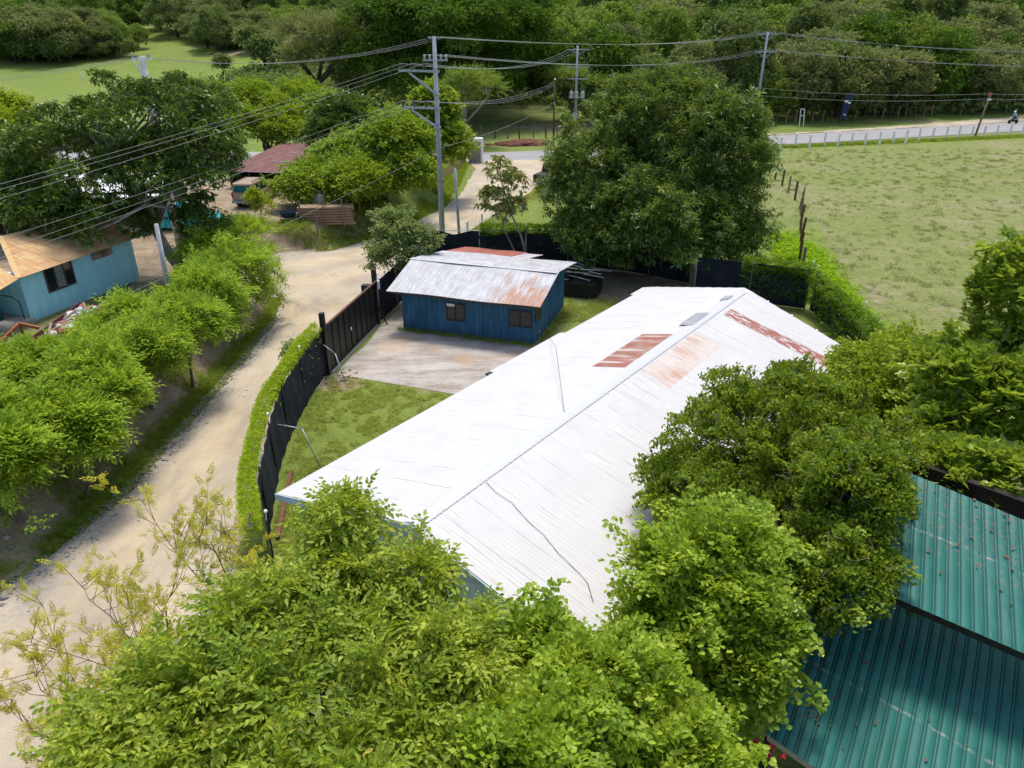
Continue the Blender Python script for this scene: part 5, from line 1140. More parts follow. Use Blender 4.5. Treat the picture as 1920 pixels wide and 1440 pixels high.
MB().box(-.10, .10, -.09, .09, 0, 2.75).build('post', M['black'], gt, bevel=.008); MB().box(Lg, Lg + .16, -.10, .10, 0, 2.75).beam((Lg + .05, -.1, .9), (Lg + .05, -.5, 0), .05, .05).build('post', M['black'], gt)
MB().box(2.55, 2.62, -.075, -.05, 1.0, 1.14).build('latch', M['white'], gt); MB().box(Lg - .15, Lg + .15, .12, .6, 1.5, 2.0).box(Lg + .16, Lg + .2, -.05, .05, 2, 2.3).build('roller_bracket', M['black'], gt, bevel=.01)
MB().box(Lg + .18, Lg + .30, -.18, .02, 1.75, 2.15).build('control_box', M['white'], gt, bevel=.01)
netfence('black shade-net fence between the gate and the rear corner, beside the lane', [(-6.45, 33.5), (-5.85, 36.4), (-5.2, 40), (-4.75, 43.4)], 2.1, rail=True)
netfence('black shade-net fence behind the blue house, sagging below its top rail', [(-4.72, 43.45), (-1.6, 43.3), (.8, 43.2)], 2.05, droop=.25)
netfence('black shade-net fence under the creeper hedge behind the blue house', [(.85, 43.2), (3.9, 43.0), (7.2, 41.6), (10, 39.6)], 1.95, rail=False, bulb=False)
creeper('green creeper hedge on the rear fence left of the mango tree', [(-1.9, 43.5), (.9, 43.45), (4.4, 43.1), (7.5, 41.8)], 2.1, .35, 4200, L['hedgedark'], 64, .3, hmin=.12, size=.18)
netfence('black shade-net fence behind the far end of the white roof', [(9.8, 37.6), (12.3, 36.6), (15.0, 35.4)], 2.1, rail=False)
creeper('dark creeper over the rear right corner of the fence', [(12.0, 36.75), (13.8, 36.1), (15.1, 35.4)], 2.0, .28, 1800, L['hedgedark'], 65, .35, hmin=.45, size=.18)
rp = [(15.2, 35.2), (15.3, 32), (15.2, 29), (14.9, 26.5), (14.4, 24), (13.8, 22)]
netfence('black shade-net fence along the right pasture', rp, 1.95, rail=False, bulb=True)
creeper('dark green creeper covering the right pasture fence', [(15.1, 35.2), (15.1, 32), (15.0, 29), (14.7, 26.5), (14.2, 24), (13.6, 22)], 1.7, .27, 5200, L['hedgedark'], 66, .36, hmin=.35, size=.18)
kb = thing('kerb', 'low concrete kerb inside the right pasture fence', 'kerb', (13.2, 34.2, 0)); MB().beam((0, 0, .06), (1.2, -7.2, .06), .14, .16).build('curb', M['concrete'], kb)
kb = thing('kerb', 'brown concrete kerb at the foot of the curving black fence', 'kerb', (-6.7, 17.0, 0)); MB().beam((.1, -.4, .05), (-.45, 3.0, .05), .12, .14).build('curb', M['rustwood'], kb)

# posts of the pastures
def post_row(name, group, pts, h, w, mats, lab, lean=.03, seed=1, wires=None, cat='fence post'):
    rg = random.Random(seed); protos = {}
    for i, p in enumerate(pts):
        z = gz(p[0], p[1]); mk = mats[i % len(mats)]; hh = h * rg.uniform(.9, 1.08); t = MB(); l = (rg.uniform(-lean, lean), rg.uniform(-lean, lean))
        t.box(-w / 2, w / 2, -w / 2, w / 2, -.25, hh * .97).box(-w * .35, w * .35, -w * .35, w * .35, hh * .97, hh)
        o = t.build(name, M[mk], None, at=(p[0], p[1], z)); o.rotation_euler = (l[0], l[1], rg.random()); tag(o, lab(i, len(pts)), cat, group)
wp = [(1462, 282), (1490, 278), (1517, 277), (1545, 276), (1570, 275), (1595, 274), (1621, 273), (1648, 272), (1673, 271), (1697, 270), (1721, 268), (1746, 266), (1772, 264), (1795, 262), (1820, 260), (1843, 259), (1867, 258), (1892, 256), (1915, 254), (1938, 253)]
post_row('fence_post', 'white posts along the paved road', [atg(*p)[:2] for p in wp], 1.62, .19, ['white'], lambda i, n: 'white concrete post at the pasture edge by the road, %s from left' % ordw[i], .04, 1)
dp = [(1443, 324), (1453, 336), (1466, 349), (1478, 362), (1490, 376), (1502, 403), (1501, 419), (1500, 437), (1502, 447), (1499, 462), (1498, 478), (1498, 497), (1503, 508)]
post_row('fence_post', 'dark wooden posts across the pasture', [atg(*p)[:2] for p in dp], 1.45, .13, ['darkwood', 'rustwood', 'rustwood', 'wood', 'darkwood', 'wood', 'rustwood', 'rustwood', 'darkwood'], lambda i, n: 'wooden post in the row crossing the pasture, %s counting from the road' % ordw[i], .08, 2)
o = MB().tube([(0, 0, -.2), (.05, 0, .7), (.12, .02, 1.75)], [.14, .11, .05], 6).build('stump', M['wood'], None, at=tuple(atg(1500, 392))); tag(o, 'split pale stump standing in the row of dark wooden posts', 'stump')
fp = [(1420, 240), (1440, 239), (1453, 238), (1472, 236), (1490, 234), (1507, 233), (1522, 232), (1541, 231), (1557, 230), (1585, 230), (1602, 228), (1620, 227), (1637, 226), (1653, 225), (1667, 224), (1683, 223), (1697, 222), (1713, 222), (1730, 221), (1745, 220), (1781, 216), (1800, 216), (1822, 213), (1846, 212), (1863, 211), (1885, 212), (1900, 208)]
post_row('fence_post', 'grey posts in front of the wood beyond the road', [atg(*p)[:2] for p in fp], 1.75, .15, ['wood', 'wood', 'darkwood'], lambda i, n: 'grey wooden post at the wood edge beyond the road, %s from left' % (ordw[i] if i < 20 else ordw[n - 1 - i] + ' from right, not').replace(', not from left', '') if i < 20 else 'grey wooden post at the wood edge beyond the road, %s from right' % ordw[n - 1 - i], .07, 3)
cp = [(903, 262), (928, 261), (952, 261), (974, 261), (1000, 260), (1023, 259), (1045, 258)]
post_row('fence_post', 'thin posts by the heap of red soil', [atg(*p)[:2] for p in cp], 1.7, .14, ['wood', 'darkwood'], lambda i, n: 'thin post behind the red soil heap, %s from left' % ordw[i], .05, 4)
lp_ = [(853, 443), (872, 440), (892, 430), (912, 405), (927, 395), (996, 372), (1013, 362)]
post_row('fence_post', 'white and grey posts beside the lane', [(-2.9, 46.9), (-2.0, 49.0), (-1.2, 51.5), (-.3, 54.5), (.7, 58.0), (3.3, 66.3), (4.2, 68.2)], 1.75, .11, ['white'], lambda i, n: 'pale post along the edge of the lane and paddock, %s from the corner fence' % ordw[i], .02, 5)
sp_ = [(548, 470), (562, 474), (585, 470), (610, 474), (632, 470), (652, 462), (668, 455)]
post_row('fence_post', 'thin crooked stakes on the bank by the lumber', [(-13.2, 46.2), (-12.6, 46.9), (-12.2, 48.2), (-11.7, 48.8), (-11.2, 49.8), (-10.6, 50.8), (-10.0, 51.8)], 1.3, .07, ['wood'], lambda i, n: 'thin crooked stake below the lumber pile, %s from left' % ordw[i], .22, 6)

# ------------------------------------------------------------------ poles and wires
def pole(label, base, top, r0, r1, mat, name='utility_pole', n=10):
    b = np.array(base, float); t = thing(name, label, 'utility pole', b); MB().tube([(0, 0, -.4), np.array(top) - b], [r0, r1], n).build('pole', mat, t, smooth=True); return t, b
def insul(mb, p, s=1.0): return mb.lathe(tuple(p), [(.03 * s, 0), (.075 * s, .04 * s), (.05 * s, .08 * s), (.08 * s, .12 * s), (.05 * s, .17 * s), (.075 * s, .22 * s), (.04 * s, .26 * s)], 8)
pb_ = atY(829, 430, 46.6); PBx = float(pb_[0]); Yp = 46.6
P0 = np.array([PBx, Yp, 0.0]); ptop = atY(815, 68, Yp); ptop[0] = PBx
t, b = pole('tall grey crossarm pole standing at the lane behind the blue house', P0, (PBx, Yp, ptop[2]), .19, .11, M['greypole'])
def zpix(y): return float(atY(825, y, Yp)[2])
ends = {}
for (yy, yb) in ((134, 178), (203, 240)):
    z = zpix(yy); mb = MB(); mb.beam((.25, -.14, z), (-2.15, -.14, z + .06), .10, .12); mb.build('crossarm', M['steel'], t)
    MB().beam((-1.55, -.20, z - .06), (.05, -.20, zpix(yb)), .05, .09).beam((-1.50, -.08, z - .06), (.05, -.08, zpix(yb) + .05), .05, .05).build('brace', M['steel'], t)
    for k, xo in enumerate((-2.0, -1.33, -.63)):
        mb = MB(); insul(mb, (xo, -.14, z + .10), 1.25); mb.build('insulator', M['insul'], t); ends[(yy, k)] = np.array([PBx + xo, Yp - .14, z + .44])
z = zpix(113); MB().beam((-.7, 0, z), (.75, 0, z), .09, .09).build('crossarm', M['steel'], t); [insul(MB(), (x, 0, z + .05), 1.0).build('insulator', M['concpole'], t) for x in (-.6, -.3, .35, .65)]
z1_ = ptop[2] - .08; MB().beam((-.35, 0, z1_), (.45, 0, z1_), .08, .08).build('crossarm', M['steel'], t); topz = z1_; midz = z
MB().box(-.12, .12, -.21, -.15, zpix(136), zpix(128)).box(-.16, .16, -.20, .20, zpix(178), zpix(176)).box(-.17, .17, -.2, .2, zpix(240), zpix(238)).build('clamp', M['steel'], t)
def wire(label, a, b_, sag=.3, r=.012, mat='wire', name='power_line', group=None, n=14):
    a = np.array(a, float); b_ = np.array(b_, float); pts = []
    for i in range(n + 1):
        s = i / n; p = a * (1 - s) + b_ * s; p[2] -= sag * 4 * s * (1 - s); pts.append(p - a)
    o = MB().tube(pts, r * .75, 4, cap=True).build(name, M[mat], None, at=tuple(a)); tag(o, label, 'cable' if mat == 'cable' else 'power line', group); return o
nm3 = ['outermost', 'middle', 'innermost']
for (yy, yend, set_) in ((134, (333, 343, 360), 'upper'), (203, (437, 458, 473), 'lower')):
    for k in range(3):
        a = ends[(yy, k)]; e = atY(0, yend[k], 27.5 - k * .35) ; d = (e - a); e2 = a + d * 1.35
        wire('%s wire of the %s crossarm running out to the left' % (nm3[k], set_), a, e2, .28, .0095, group='wires from the crossarms to the left')
# pole with transformer beyond the road
b1 = gp(9.4, 105.5); tz = float(atY(1083, 85, 105.5)[2]); tp, bb = pole('distant pole with two crossarms and transformers beyond the road', (atY(1078, 235, 105.5)[0], 105.5, b1[2]), (atY(1083, 85, 105.5)[0], 105.5, tz), .20, .12, M['greypole'])
def zp2(y): return float(atY(1080, y, 105.5)[2]) - bb[2]
arms2 = []
for yy, hw in ((93, 1.5), (126, 1.45), (148, 1.3)):
    MB().beam((-hw + .2, 0, zp2(yy)), (hw + .2, 0, zp2(yy)), .12, .12).build('crossarm', M['steel'], tp); arms2.append(zp2(yy) + bb[2])
MB().beam((-.8, -.1, zp2(94)), (.1, -.1, zp2(103)), .06, .06).beam((1.1, -.1, zp2(94)), (.1, -.1, zp2(103)), .06, .06).build('brace', M['steel'], tp)
for k, x in enumerate((-.75, -.1, .75)): MB().lathe((x + .1, -.35, zp2(184)), [(.22, 0), (.27, .05), (.27, .75), (.2, .85), (.06, .9), (.06, 1.1)], 10).build('transformer', M['concpole'], tp, smooth=False)
MB().beam((-1, -.1, zp2(183)), (1.1, -.1, zp2(183)), .1, .1).build('platform', M['steel'], tp)
MB().box(-.32, .25, -.35, .2, zp2(227), zp2(212)).build('meter_box', M['concpole'], tp)
mb = MB()
for x, s in ((1.35, 1), (-.95, -1), (.6, 1)): mb.tube([(x, 0, zp2(93)), (x + .35 * s, 0, zp2(110)), (x * .9, 0, zp2(126))], .02, 3); mb.tube([(x, 0, zp2(126)), (x + .5 * s, 0, zp2(140)), (x * .7, -.2, zp2(170))], .02, 3)
mb.build('jumper_wire', M['wire'], tp)
for k in range(3):
    e = np.array([bb[0] - 1.0 + k * .7, 105.4, arms2[0] + .1]); wire('%s upper wire from the crossarm pole to the transformer pole' % nm3[k], ends[(134, k)], e, 1.1, .016, group='wires between crossarm pole and transformer pole')
# thin service pole
q4 = atg(1038, 265); ps, bs = pole('thin dark service pole beside the red soil heap', q4, (atY(1040, 150, q4[1])[0], q4[1], float(atY(1040, 150, q4[1])[2])), .13, .09, M['darkwood'])
tz4 = float(atY(1040, 150, q4[1])[2]); MB().lathe((0, 0, tz4 - bs[2]), [(.09, 0), (.13, .05), (.09, .2)], 8).build('pole_cap', M['white'], ps); mb = MB(); insul(mb, (0, -.2, float(atY(1040, 197, q4[1])[2]) - bs[2]), 1.2); mb.build('insulator', M['concpole'], ps)
for k in range(3): wire('%s lower wire from the crossarm pole to the service pole' % nm3[k], ends[(203, k)], (q4[0] - .1 * k, q4[1], tz4 - .15 - k * .25), .9, .015, group='wires between crossarm pole and service pole')
# tall pole by the road on the right
q5 = atg(1413, 240); z5 = float(atY(1440, 60, q5[1])[2]); x5 = float(atY(1440, 60, q5[1])[0]); p5, b5 = pole('tall pale pole with two crossarms beside the road, right of the mango tree', (q5[0], q5[1], q5[2]), (x5, q5[1], z5), .24, .14, M['greypole'])
def zp5(y): return float(atY(1430, y, q5[1])[2]) - b5[2]
x5m = (x5 - b5[0])
for yy, ww in ((64, 1.5), (97, 1.5)):
    MB().beam((x5m - ww, 0, zp5(yy)), (x5m + ww, 0, zp5(yy)), .14, .14).build('crossarm', M['steel'], p5)
    MB().beam((x5m - 1.0, -.1, zp5(yy)), (x5m * .9, -.1, zp5(yy + 13)), .07, .07).beam((x5m + 1.0, -.1, zp5(yy)), (x5m * .9, -.1, zp5(yy + 13)), .07, .07).build('brace', M['steel'], p5)
    [insul(MB(), (x5m + x, 0, zp5(yy) + .08), 1.3).build('insulator', M['insul'], p5) for x in (-1.4, -1.0, .8, 1.3)]
topA = np.array([PBx, Yp, topz + .05])
for k in range(3):
    o_ = (k - 1) * .35
    wire('%s top line from the crossarm pole to the tall right pole' % nm3[k], topA + (o_, 0, 0), (b5[0] + x5m + o_ * 3, q5[1], b5[2] + zp5(64) + .3), .9, .018, group='top lines to the tall right pole')
    wire('%s second line from the crossarm pole to the tall right pole' % nm3[k], (PBx + o_ * 1.6, Yp, midz + .3), (b5[0] + x5m + o_ * 3, q5[1], b5[2] + zp5(97) + .3), 1.2, .016, group='second lines to the tall right pole')
    e6 = atY(1960, 96 + k * 1.5, 120); wire('%s top line leaving the tall right pole to the right' % nm3[k], (b5[0] + x5m + o_ * 3, q5[1], b5[2] + zp5(64) + .3), e6, 0.55, .02, group='top lines leaving to the right')
    e7 = atY(1960, 124 + k * 1.2, 120); wire('%s second line leaving the tall right pole to the right' % nm3[k], (b5[0] + x5m + o_ * 3, q5[1], b5[2] + zp5(97) + .3), e7, .4, .018, group='second lines leaving to the right')
# left concrete pole top above the mango
Yl = 44.0; zl = float(atY(265, 105, Yl)[2]); xl = float(atY(265, 105, Yl)[0]); gl_ = gz(xl, Yl)
p6, b6 = pole('thick pale concrete pole sticking out above the left mango tree', (xl, Yl, gl_), (xl, Yl, zl), .23, .17, M['concpole'])
MB().beam((-.55, 0, zl - gl_ - .15), (.5, 0, zl - gl_ - .15), .10, .10).beam((-.45, -.15, zl - gl_ - .2), (-.05, -.15, zl - gl_ - 1.0), .06, .06).build('crossarm', M['white'], p6)
[insul(MB(), (x, 0, zl - gl_ - .08), 1.0).build('insulator', M['concpole'], p6) for x in (-.5, .4)]
for k in range(3):
    o_ = (k - 1) * .45
    wire('%s line from the crossarm pole top to the concrete pole' % nm3[k], topA + (o_, 0, -.1), (xl + o_, Yl, zl - .05), .75, .011, group='lines to the concrete pole')
    e = atY(0, 138 + k * 4, 40); e = np.array([xl + o_, Yl, zl - .05]) + (e - np.array([xl + o_, Yl, zl - .05])) * 1.6; wire('%s line leaving the concrete pole to the left' % nm3[k], (xl + o_, Yl, zl - .05), e, .15, .011, group='lines leaving the concrete pole')
# thin grey pole on the bank, service drop
q7 = atz(322, 578, 1.35); z7 = float(atY(288, 418, q7[1] + .3)[2]); x7 = float(atY(288, 418, q7[1])[0])
p7, b7 = pole('thin grey pole on the left bank in front of the mango trunk', (q7[0], q7[1], gz(q7[0], q7[1])), (x7 + .05, q7[1] + .1, z7), .12, .09, M['concpole'])
wire('thin wire dropping from the thin grey pole to the turquoise house', (x7, q7[1], z7 - .9), tuple(atz(185, 620, 2.4)), .1, .010, 'cable', name='service_wire')
wire('thin dark wire from the thin grey pole toward the driveway', (x7, q7[1], z7 - 1.0), (-11.5, 52.5, 5.0), .3, .008, 'cable', name='service_wire')
A_ = np.array([PBx, Yp - .2, zpix(277)]); S_ = np.array([q4[0], q4[1], float(atY(1028, 190, q4[1])[2])])
a0 = atY(-60, 672, 24.0); wire('long sagging service cable crossing the whole left side up to the crossarm pole', a0, A_, .35, .011, 'wire', name='service_cable', n=24)
wire('service cable rising from the crossarm pole to the thin service pole', A_, S_, .5, .014, 'wire', name='service_cable')
wire('guy wire sloping from the crossarm pole down to the yellow wall', (PBx, Yp, zpix(170)), (-6.3, 66.5, 1.6), .0, .012, 'wire', name='guy_wire')
# low bundle beyond the road
for k, (ya, yb) in enumerate(((192, 176), (198, 181), (204, 186))):
    wire('%s of the low cables behind the red soil heap' % nm3[k], atY(860, ya + 8, 98), (b5[0] + .2, q5[1], b5[2] + zp5(yb)), .5, .022, 'cable', group='low cables beyond the road')
q8 = atg(1826, 260); t8 = atY(1858, 174, q8[1]); p8, b8 = pole('slim dark leaning pole at the pasture edge near the motorcyclist', q8, t8, .14, .10, M['wood'])
MB().box(-.18, .18, -.2, .2, 0, .35).build('clamp', M['redroof'], p8, at=tuple((t8 - b8) * .93)); MB().box(-.2, .2, -.3, -.1, 0, .2).build('lamp_bracket', M['white'], p8, at=tuple((t8 - b8) * .84))
for k in range(2):
    wire('%s low cable from the tall right pole to the leaning pole' % ['upper', 'lower'][k], (b5[0] + .2, q5[1], b5[2] + zp5(165 + 14 * k)), t8 - np.array([0, 0, .1 + .6 * k]), .5, .022, 'wire', group='low cables to the leaning pole'); wire('%s low cable leaving the leaning pole to the right' % ['upper', 'lower'][k], t8 - np.array([0, 0, .1 + .6 * k]), atY(1990, 170 + 9 * k, 112), .3, .022, 'wire', group='low cables leaving right')
# slim pole beside the tall one, top seen over the mango
q9 = (PBx + 1.0, 48.2); pole('short slim grey post next to the tall crossarm pole', (q9[0], q9[1], 0), (atY(853, 316, 48.2)[0], 48.2, float(atY(853, 316, 48.2)[2])), .10, .08, M['greypole'], name='post')
q10 = atY(1319, 200, 116); pole('dark pole top showing just above the mango crown against the wood', (q10[0], 116, gz(q10[0], 116)), (atY(1319, 131, 116)[0], 116, float(atY(1319, 131, 116)[2])), .15, .12, M['darkwood'])
# banner, sign frame
q11 = atg(1572, 236); t11 = atY(1584, 176, q11[1]); sb = thing('feather_banner', 'dark navy vertical banner on a pole at the wood edge', 'banner', q11)
hB = float(t11[2] - q11[2]); MB().tube([(0, 0, -.1), (.25, 0, hB)], .05, 6).build('pole', M['navy'], sb)
mb = MB(); mb.add([(.08, -.04, .9), (.75, -.04, 1.0), (1.25, -.04, hB * .72), (1.3, -.04, hB), (.3, -.04, hB), (.08, 0, .9), (.75, 0, 1.0), (1.25, 0, hB * .72), (1.3, 0, hB), (.3, 0, hB)], [(0, 1, 2, 3, 4), (9, 8, 7, 6, 5), (0, 5, 6, 1), (1, 6, 7, 2), (2, 7, 8, 3), (3, 8, 9, 4), (4, 9, 5, 0)]); mb.build('cloth', M['banner'], sb)
MB().box(.25, .75, -.06, -.045, hB * .74, hB * .80).box(.75, 1.15, -.06, -.045, hB * .70, hB * .75).box(.4, .75, -.06, -.045, 1.5, 1.65).build('mark', M['white'], sb)
q12 = atg(1503, 239); sg = thing('sign_frame', 'empty white sign frame on two posts across the road', 'sign', q12); MB().beam((-.35, 0, 0), (-.55, 0, 2.5), .10, .08).beam((.25, 0, 0), (-.02, 0, 2.5), .10, .08).build('post', M['white'], sg)
MB().beam((-.6, 0, 2.5), (.05, 0, 2.5), .08, .08).beam((-.5, 0, 1.6), (-.02, 0, 1.6), .08, .08).build('crossbar', M['white'], sg)
# yellow wall, green net, gate pillar by the lane
yw0 = np.array([-6.4, 66, 0]); yw1 = np.array([-5.0, 81.0, 0]); yt = thing('retaining_wall', 'stained yellow retaining wall beside the lane near the paved road', 'wall', (yw0[0], yw0[1], 0)); d_ = yw1 - yw0
MB().beam((0, 0, 1.25), d_ + (0, 0, 1.25), .2, 2.5).build('panel', M['yellowwall'], yt)
gn = thing('net_fence', 'green netting strung above the yellow wall', 'fence', (yw0[0], yw0[1], 2.5)); MB().beam((0, 0, .45), d_ * .75 + (0, 0, .55), .03, .9).build('net', M['greennet'], gn)
[MB().tube([d_ * s, d_ * s + (0, 0, 1.3)], .05, 6).build('post', M['darkwood'], gn) for s in (.02, .3, .55, .78, .98)]
gpz = atz(893, 312, 0.0); gp_ = thing('gate_pillar', 'white-topped grey gate pillar at the end of the yellow wall', 'pillar', (gpz[0] - .1, 80.8, 0)); MB().box(-.8, .5, -.3, .3, 0, 2.2).build('shaft', M['stone'], gp_); MB().box(.5, .75, -.35, .35, 0, 2.5).box(-.2, .5, -.33, .33, 2.2, 2.5).build('cap', M['white'], gp_)
# heap of red soil
bm = bmesh.new(); bmesh.ops.create_icosphere(bm, subdivisions=4, radius=1); rg = random.Random(2)
for v in bm.verts: f_ = 1 + .25 * (fbm(np.array([v.co.x * 3]), np.array([v.co.y * 3]), .8, 7)[0] - .5) * 2; v.co = Vector((v.co.x * 3.9 * f_, v.co.y * 2.0 * f_, max(v.co.z, -.05) * .55 * (f_ * 1.3 - .3)))
me = bpy.data.meshes.new('soil_heap'); bm.to_mesh(me); bm.free(); me.materials.append(M['redsoil']); q = atg(985, 272); o = bpy.data.objects.new('soil_heap', me); COL.objects.link(o); o.location = (q[0], q[1] + .6, q[2]); o.rotation_euler = (0, 0, .25); tag(o, 'long low heap of red brown soil beyond the paved road', 'soil heap')
o2 = o.copy(); COL.objects.link(o2); q = atg(915, 274); o2.location = tuple(q); o2.scale = (.32, .4, .5); tag(o2, 'small smear of red soil left of the long heap', 'soil heap')
# lumber pile with table and wheelbarrow
q = atz(618, 415, 1.45); lu = thing('lumber_pile', 'stack of sawn planks held by upright stakes on the bank', 'lumber', (q[0], q[1], gz(q[0], q[1])), .12); rg = random.Random(6)
for j in range(7):
    mb = MB()
    for k in range(3): x0_ = -1.9 + rg.uniform(-.15, .15); mb.box(x0_, x0_ + 3.4 + rg.uniform(-.2, .2), -.5 + k * .34, -.5 + k * .34 + .3, j * .17, j * .17 + .13)
    mb.build('plank', M['plank'], lu)
[MB().tube([(x, -.6, -.1), (x - .05, -.62, 1.65)], .05, 6).build('stake', M['wood'], lu) for x in (-1.7, -.2, 1.0)]
wl_ = thing('wheelbarrow', 'dark blue wheelbarrow beside the lumber pile', 'wheelbarrow', tuple(np.array([q[0] - 2.6, q[1] - .4, gz(q[0] - 2.6, q[1] - .4)])), .4)
mb = MB(); mb.add([(-.5, -.35, .65), (.6, -.35, .65), (.6, .35, .65), (-.5, .35, .65), (-.3, -.2, .3), (.35, -.2, .3), (.35, .2, .3), (-.3, .2, .3)], [(4, 5, 1, 0), (5, 6, 2, 1), (6, 7, 3, 2), (7, 4, 0, 3), (7, 6, 5, 4)]); mb.build('tray', plain('dark_blue_metal', (.02, .05, .09), .4), wl_)
MB().lathe((.75, -.05, .2), [(.08, 0), (.2, 0), (.2, .1), (.08, .1)], 12, 'y').build('wheel', M['rubber'], wl_); MB().beam((.75, -.12, .2), (-1.1, -.3, .6), .04, .04).beam((.75, .12, .2), (-1.1, .3, .6), .04, .04).beam((-.4, -.25, .45), (-.45, -.25, 0), .03, .03).beam((-.4, .25, .45), (-.45, .25, 0), .03, .03).build('handle', M['darkwood'], wl_)
wt_ = thing('water_tank', 'white plastic drum on the bank behind the lumber pile', 'drum', (q[0] - .9, q[1] + 1.6, gz(q[0], q[1] + 1.6)), 0); MB().lathe((0, 0, 0), [(.42, 0), (.45, .1), (.45, 1.2), (.38, 1.35), (.15, 1.42), (.15, 1.5)], 16).build('body', M['plastic'], wt_, smooth=False); MB().lathe((0, 0, 1.5), [(.18, 0), (.18, .06)], 12).build('lid', M['white'], wt_)

# ------------------------------------------------------------------ vehicles
def wheels(t, xs, tw, r, w=.22):
    for x in xs:
        for s in (-1, 1):
            y = s * (tw / 2 - w / 2); tf = MB().lathe((x, y - w / 2, r), [(r * .62, .0), (r * .92, .0), (r, .04), (r, w - .04), (r * .92, w), (r * .62, w)], 18, 'y').build('wheel', M['rubber'], t); MB().lathe((x, y - w / 2 + .01, r), [(r * .2, w * .1), (r * .6, .02), (r * .6, w - .04), (r * .2, w - .1)], 12, 'y').build('rim', M['rim'], tf)
def loft(secs, name, mat, t, bevel=.04):
    """secs: list of (x, halfwidth bottom, halfwidth top, z0, z1)"""
    mb = MB(); vs = []
    for (x, wb, wt_2, z0, z1) in secs: vs += [(x, -wb, z0), (x, wb, z0), (x, wt_2, z1), (x, -wt_2, z1)]
    fs = [(3, 2, 1, 0)] + [(4 * i + a, 4 * i + (a + 1) % 4, 4 * i + 4 + (a + 1) % 4, 4 * i + 4 + a) for i in range(len(secs) - 1) for a in range(4)] + [tuple(4 * (len(secs) - 1) + k for k in range(4))]
    return mb.add(vs, fs).build(name, mat, t, bevel=bevel, smooth=False)
def suv(label, loc, rz, paint):
    t = thing('car', label, 'car', loc, rz)                        # rear at x = 0, nose towards +x
    loft([(0, .82, .84, .42, 1.02), (.06, .86, .88, .36, 1.05), (3.3, .88, .88, .34, 1.05), (4.3, .86, .80, .36, .98), (4.5, .78, .72, .42, .85)], 'body', paint, t)
    loft([(.02, .80, .66, 1.052, 1.66), (.12, .82, .68, 1.052, 1.74), (2.4, .82, .68, 1.052, 1.74), (3.2, .80, .72, 1.052, 1.10)], 'cabin', paint, t)
    loft([(-.006, .64, .54, 1.12, 1.56), (.004, .64, .54, 1.12, 1.56)], 'rear_window', M['glass'], t, 0)
    for s in (-1, 1):
        MB().add([(.35, s * .815, 1.14), (2.5, s * .815, 1.14), (2.25, s * .705, 1.60), (.4, s * .705, 1.60), (.35, s * .825, 1.14), (2.5, s * .825, 1.14), (2.25, s * .715, 1.60), (.4, s * .715, 1.60)], [(0, 1, 2, 3), (7, 6, 5, 4), (0, 4, 5, 1), (1, 5, 6, 2), (2, 6, 7, 3), (3, 7, 4, 0)]).build('side_window', M['glass'], t)
        MB().box(-.015, .05, s * .86 - .12 if s > 0 else -.86, s * .86 if s > 0 else -.74, .78, 1.10).build('taillight', M['redlamp'], t, bevel=.01)
    MB().box(-.12, .0, -.85, .85, .38, .56).build('bumper', M['rim'], t, bevel=.02); MB().box(-.03, -.005, -.26, .26, .68, .80).build('number_plate', M['plate'], t)
    for s in (-1, 1): MB().beam((.4, s * .55, 1.80), (2.2, s * .55, 1.80), .04, .03).beam((.5, s * .55, 1.72), (.5, s * .55, 1.80), .03, .03).beam((2.1, s * .55, 1.72), (2.1, s * .55, 1.80), .03, .03).build('roof_rail', M['black'], t)
    wheels(t, (.85, 3.5), 1.72, .35); return t
def pickup(label, loc, rz, paint, cover=True):
    t = thing('pickup_truck', label, 'pickup truck', loc, rz)
    loft([(0, .86, .88, .55, 1.12), (.05, .90, .90, .50, 1.14), (1.75, .90, .90, .50, 1.14)], 'cargo_bed', paint, t)
    MB().box(.08, 1.70, -.82, .82, 1.141, 1.165).build('bed_cover', M['black'] if cover else M['rustwood'], t)
    loft([(1.78, .90, .88, .48, 1.14), (3.9, .90, .88, .48, 1.12), (4.8, .88, .80, .5, 1.05), (5.0, .80, .74, .55, .92)], 'body', paint, t)
    loft([(1.80, .84, .66, 1.142, 1.72), (2.0, .84, .70, 1.142, 1.82), (3.0, .84, .70, 1.142, 1.80), (3.8, .82, .74, 1.142, 1.18)], 'cabin', paint, t)
    loft([(1.775, .66, .56, 1.22, 1.62), (1.79, .66, .56, 1.22, 1.62)], 'rear_window', M['glass'], t, 0)
    for s in (-1, 1):
        MB().add([(2.0, s * .845, 1.2), (3.4, s * .845, 1.2), (3.0, s * .74, 1.66), (2.05, s * .74, 1.66), (2.0, s * .855, 1.2), (3.4, s * .855, 1.2), (3.0, s * .75, 1.66), (2.05, s * .75, 1.66)], [(0, 1, 2, 3), (7, 6, 5, 4), (0, 4, 5, 1), (1, 5, 6, 2), (2, 6, 7, 3), (3, 7, 4, 0)]).build('side_window', M['glass'], t)
        MB().box(-.02, .05, *((.78, .90) if s > 0 else (-.90, -.78)), .74, 1.06).build('taillight', M['redlamp'], t, bevel=.01)
    MB().box(-.16, -.01, -.88, .88, .46, .60).build('bumper', M['rim'], t, bevel=.02); MB().box(-.03, -.005, -.7, .7, .66, 1.0).build('tailgate', paint, t, bevel=.01); MB().box(-.18, -.162, -.24, .24, .48, .58).build('number_plate', M['plate'], t)
    wheels(t, (1.0, 4.1), 1.78, .39, .25); return t
q = atz(1005, 353, 0.04); pickup('dark pickup truck seen from behind at the junction, half hidden by the mango', (q[0] + .55, q[1], .04), R(66), M['navy'])
q = atz(462, 402, 1.2); suv('tan estate car parked by the open maroon shed', (q[0], q[1], gz(q[0], q[1])), R(86), M['tan'])
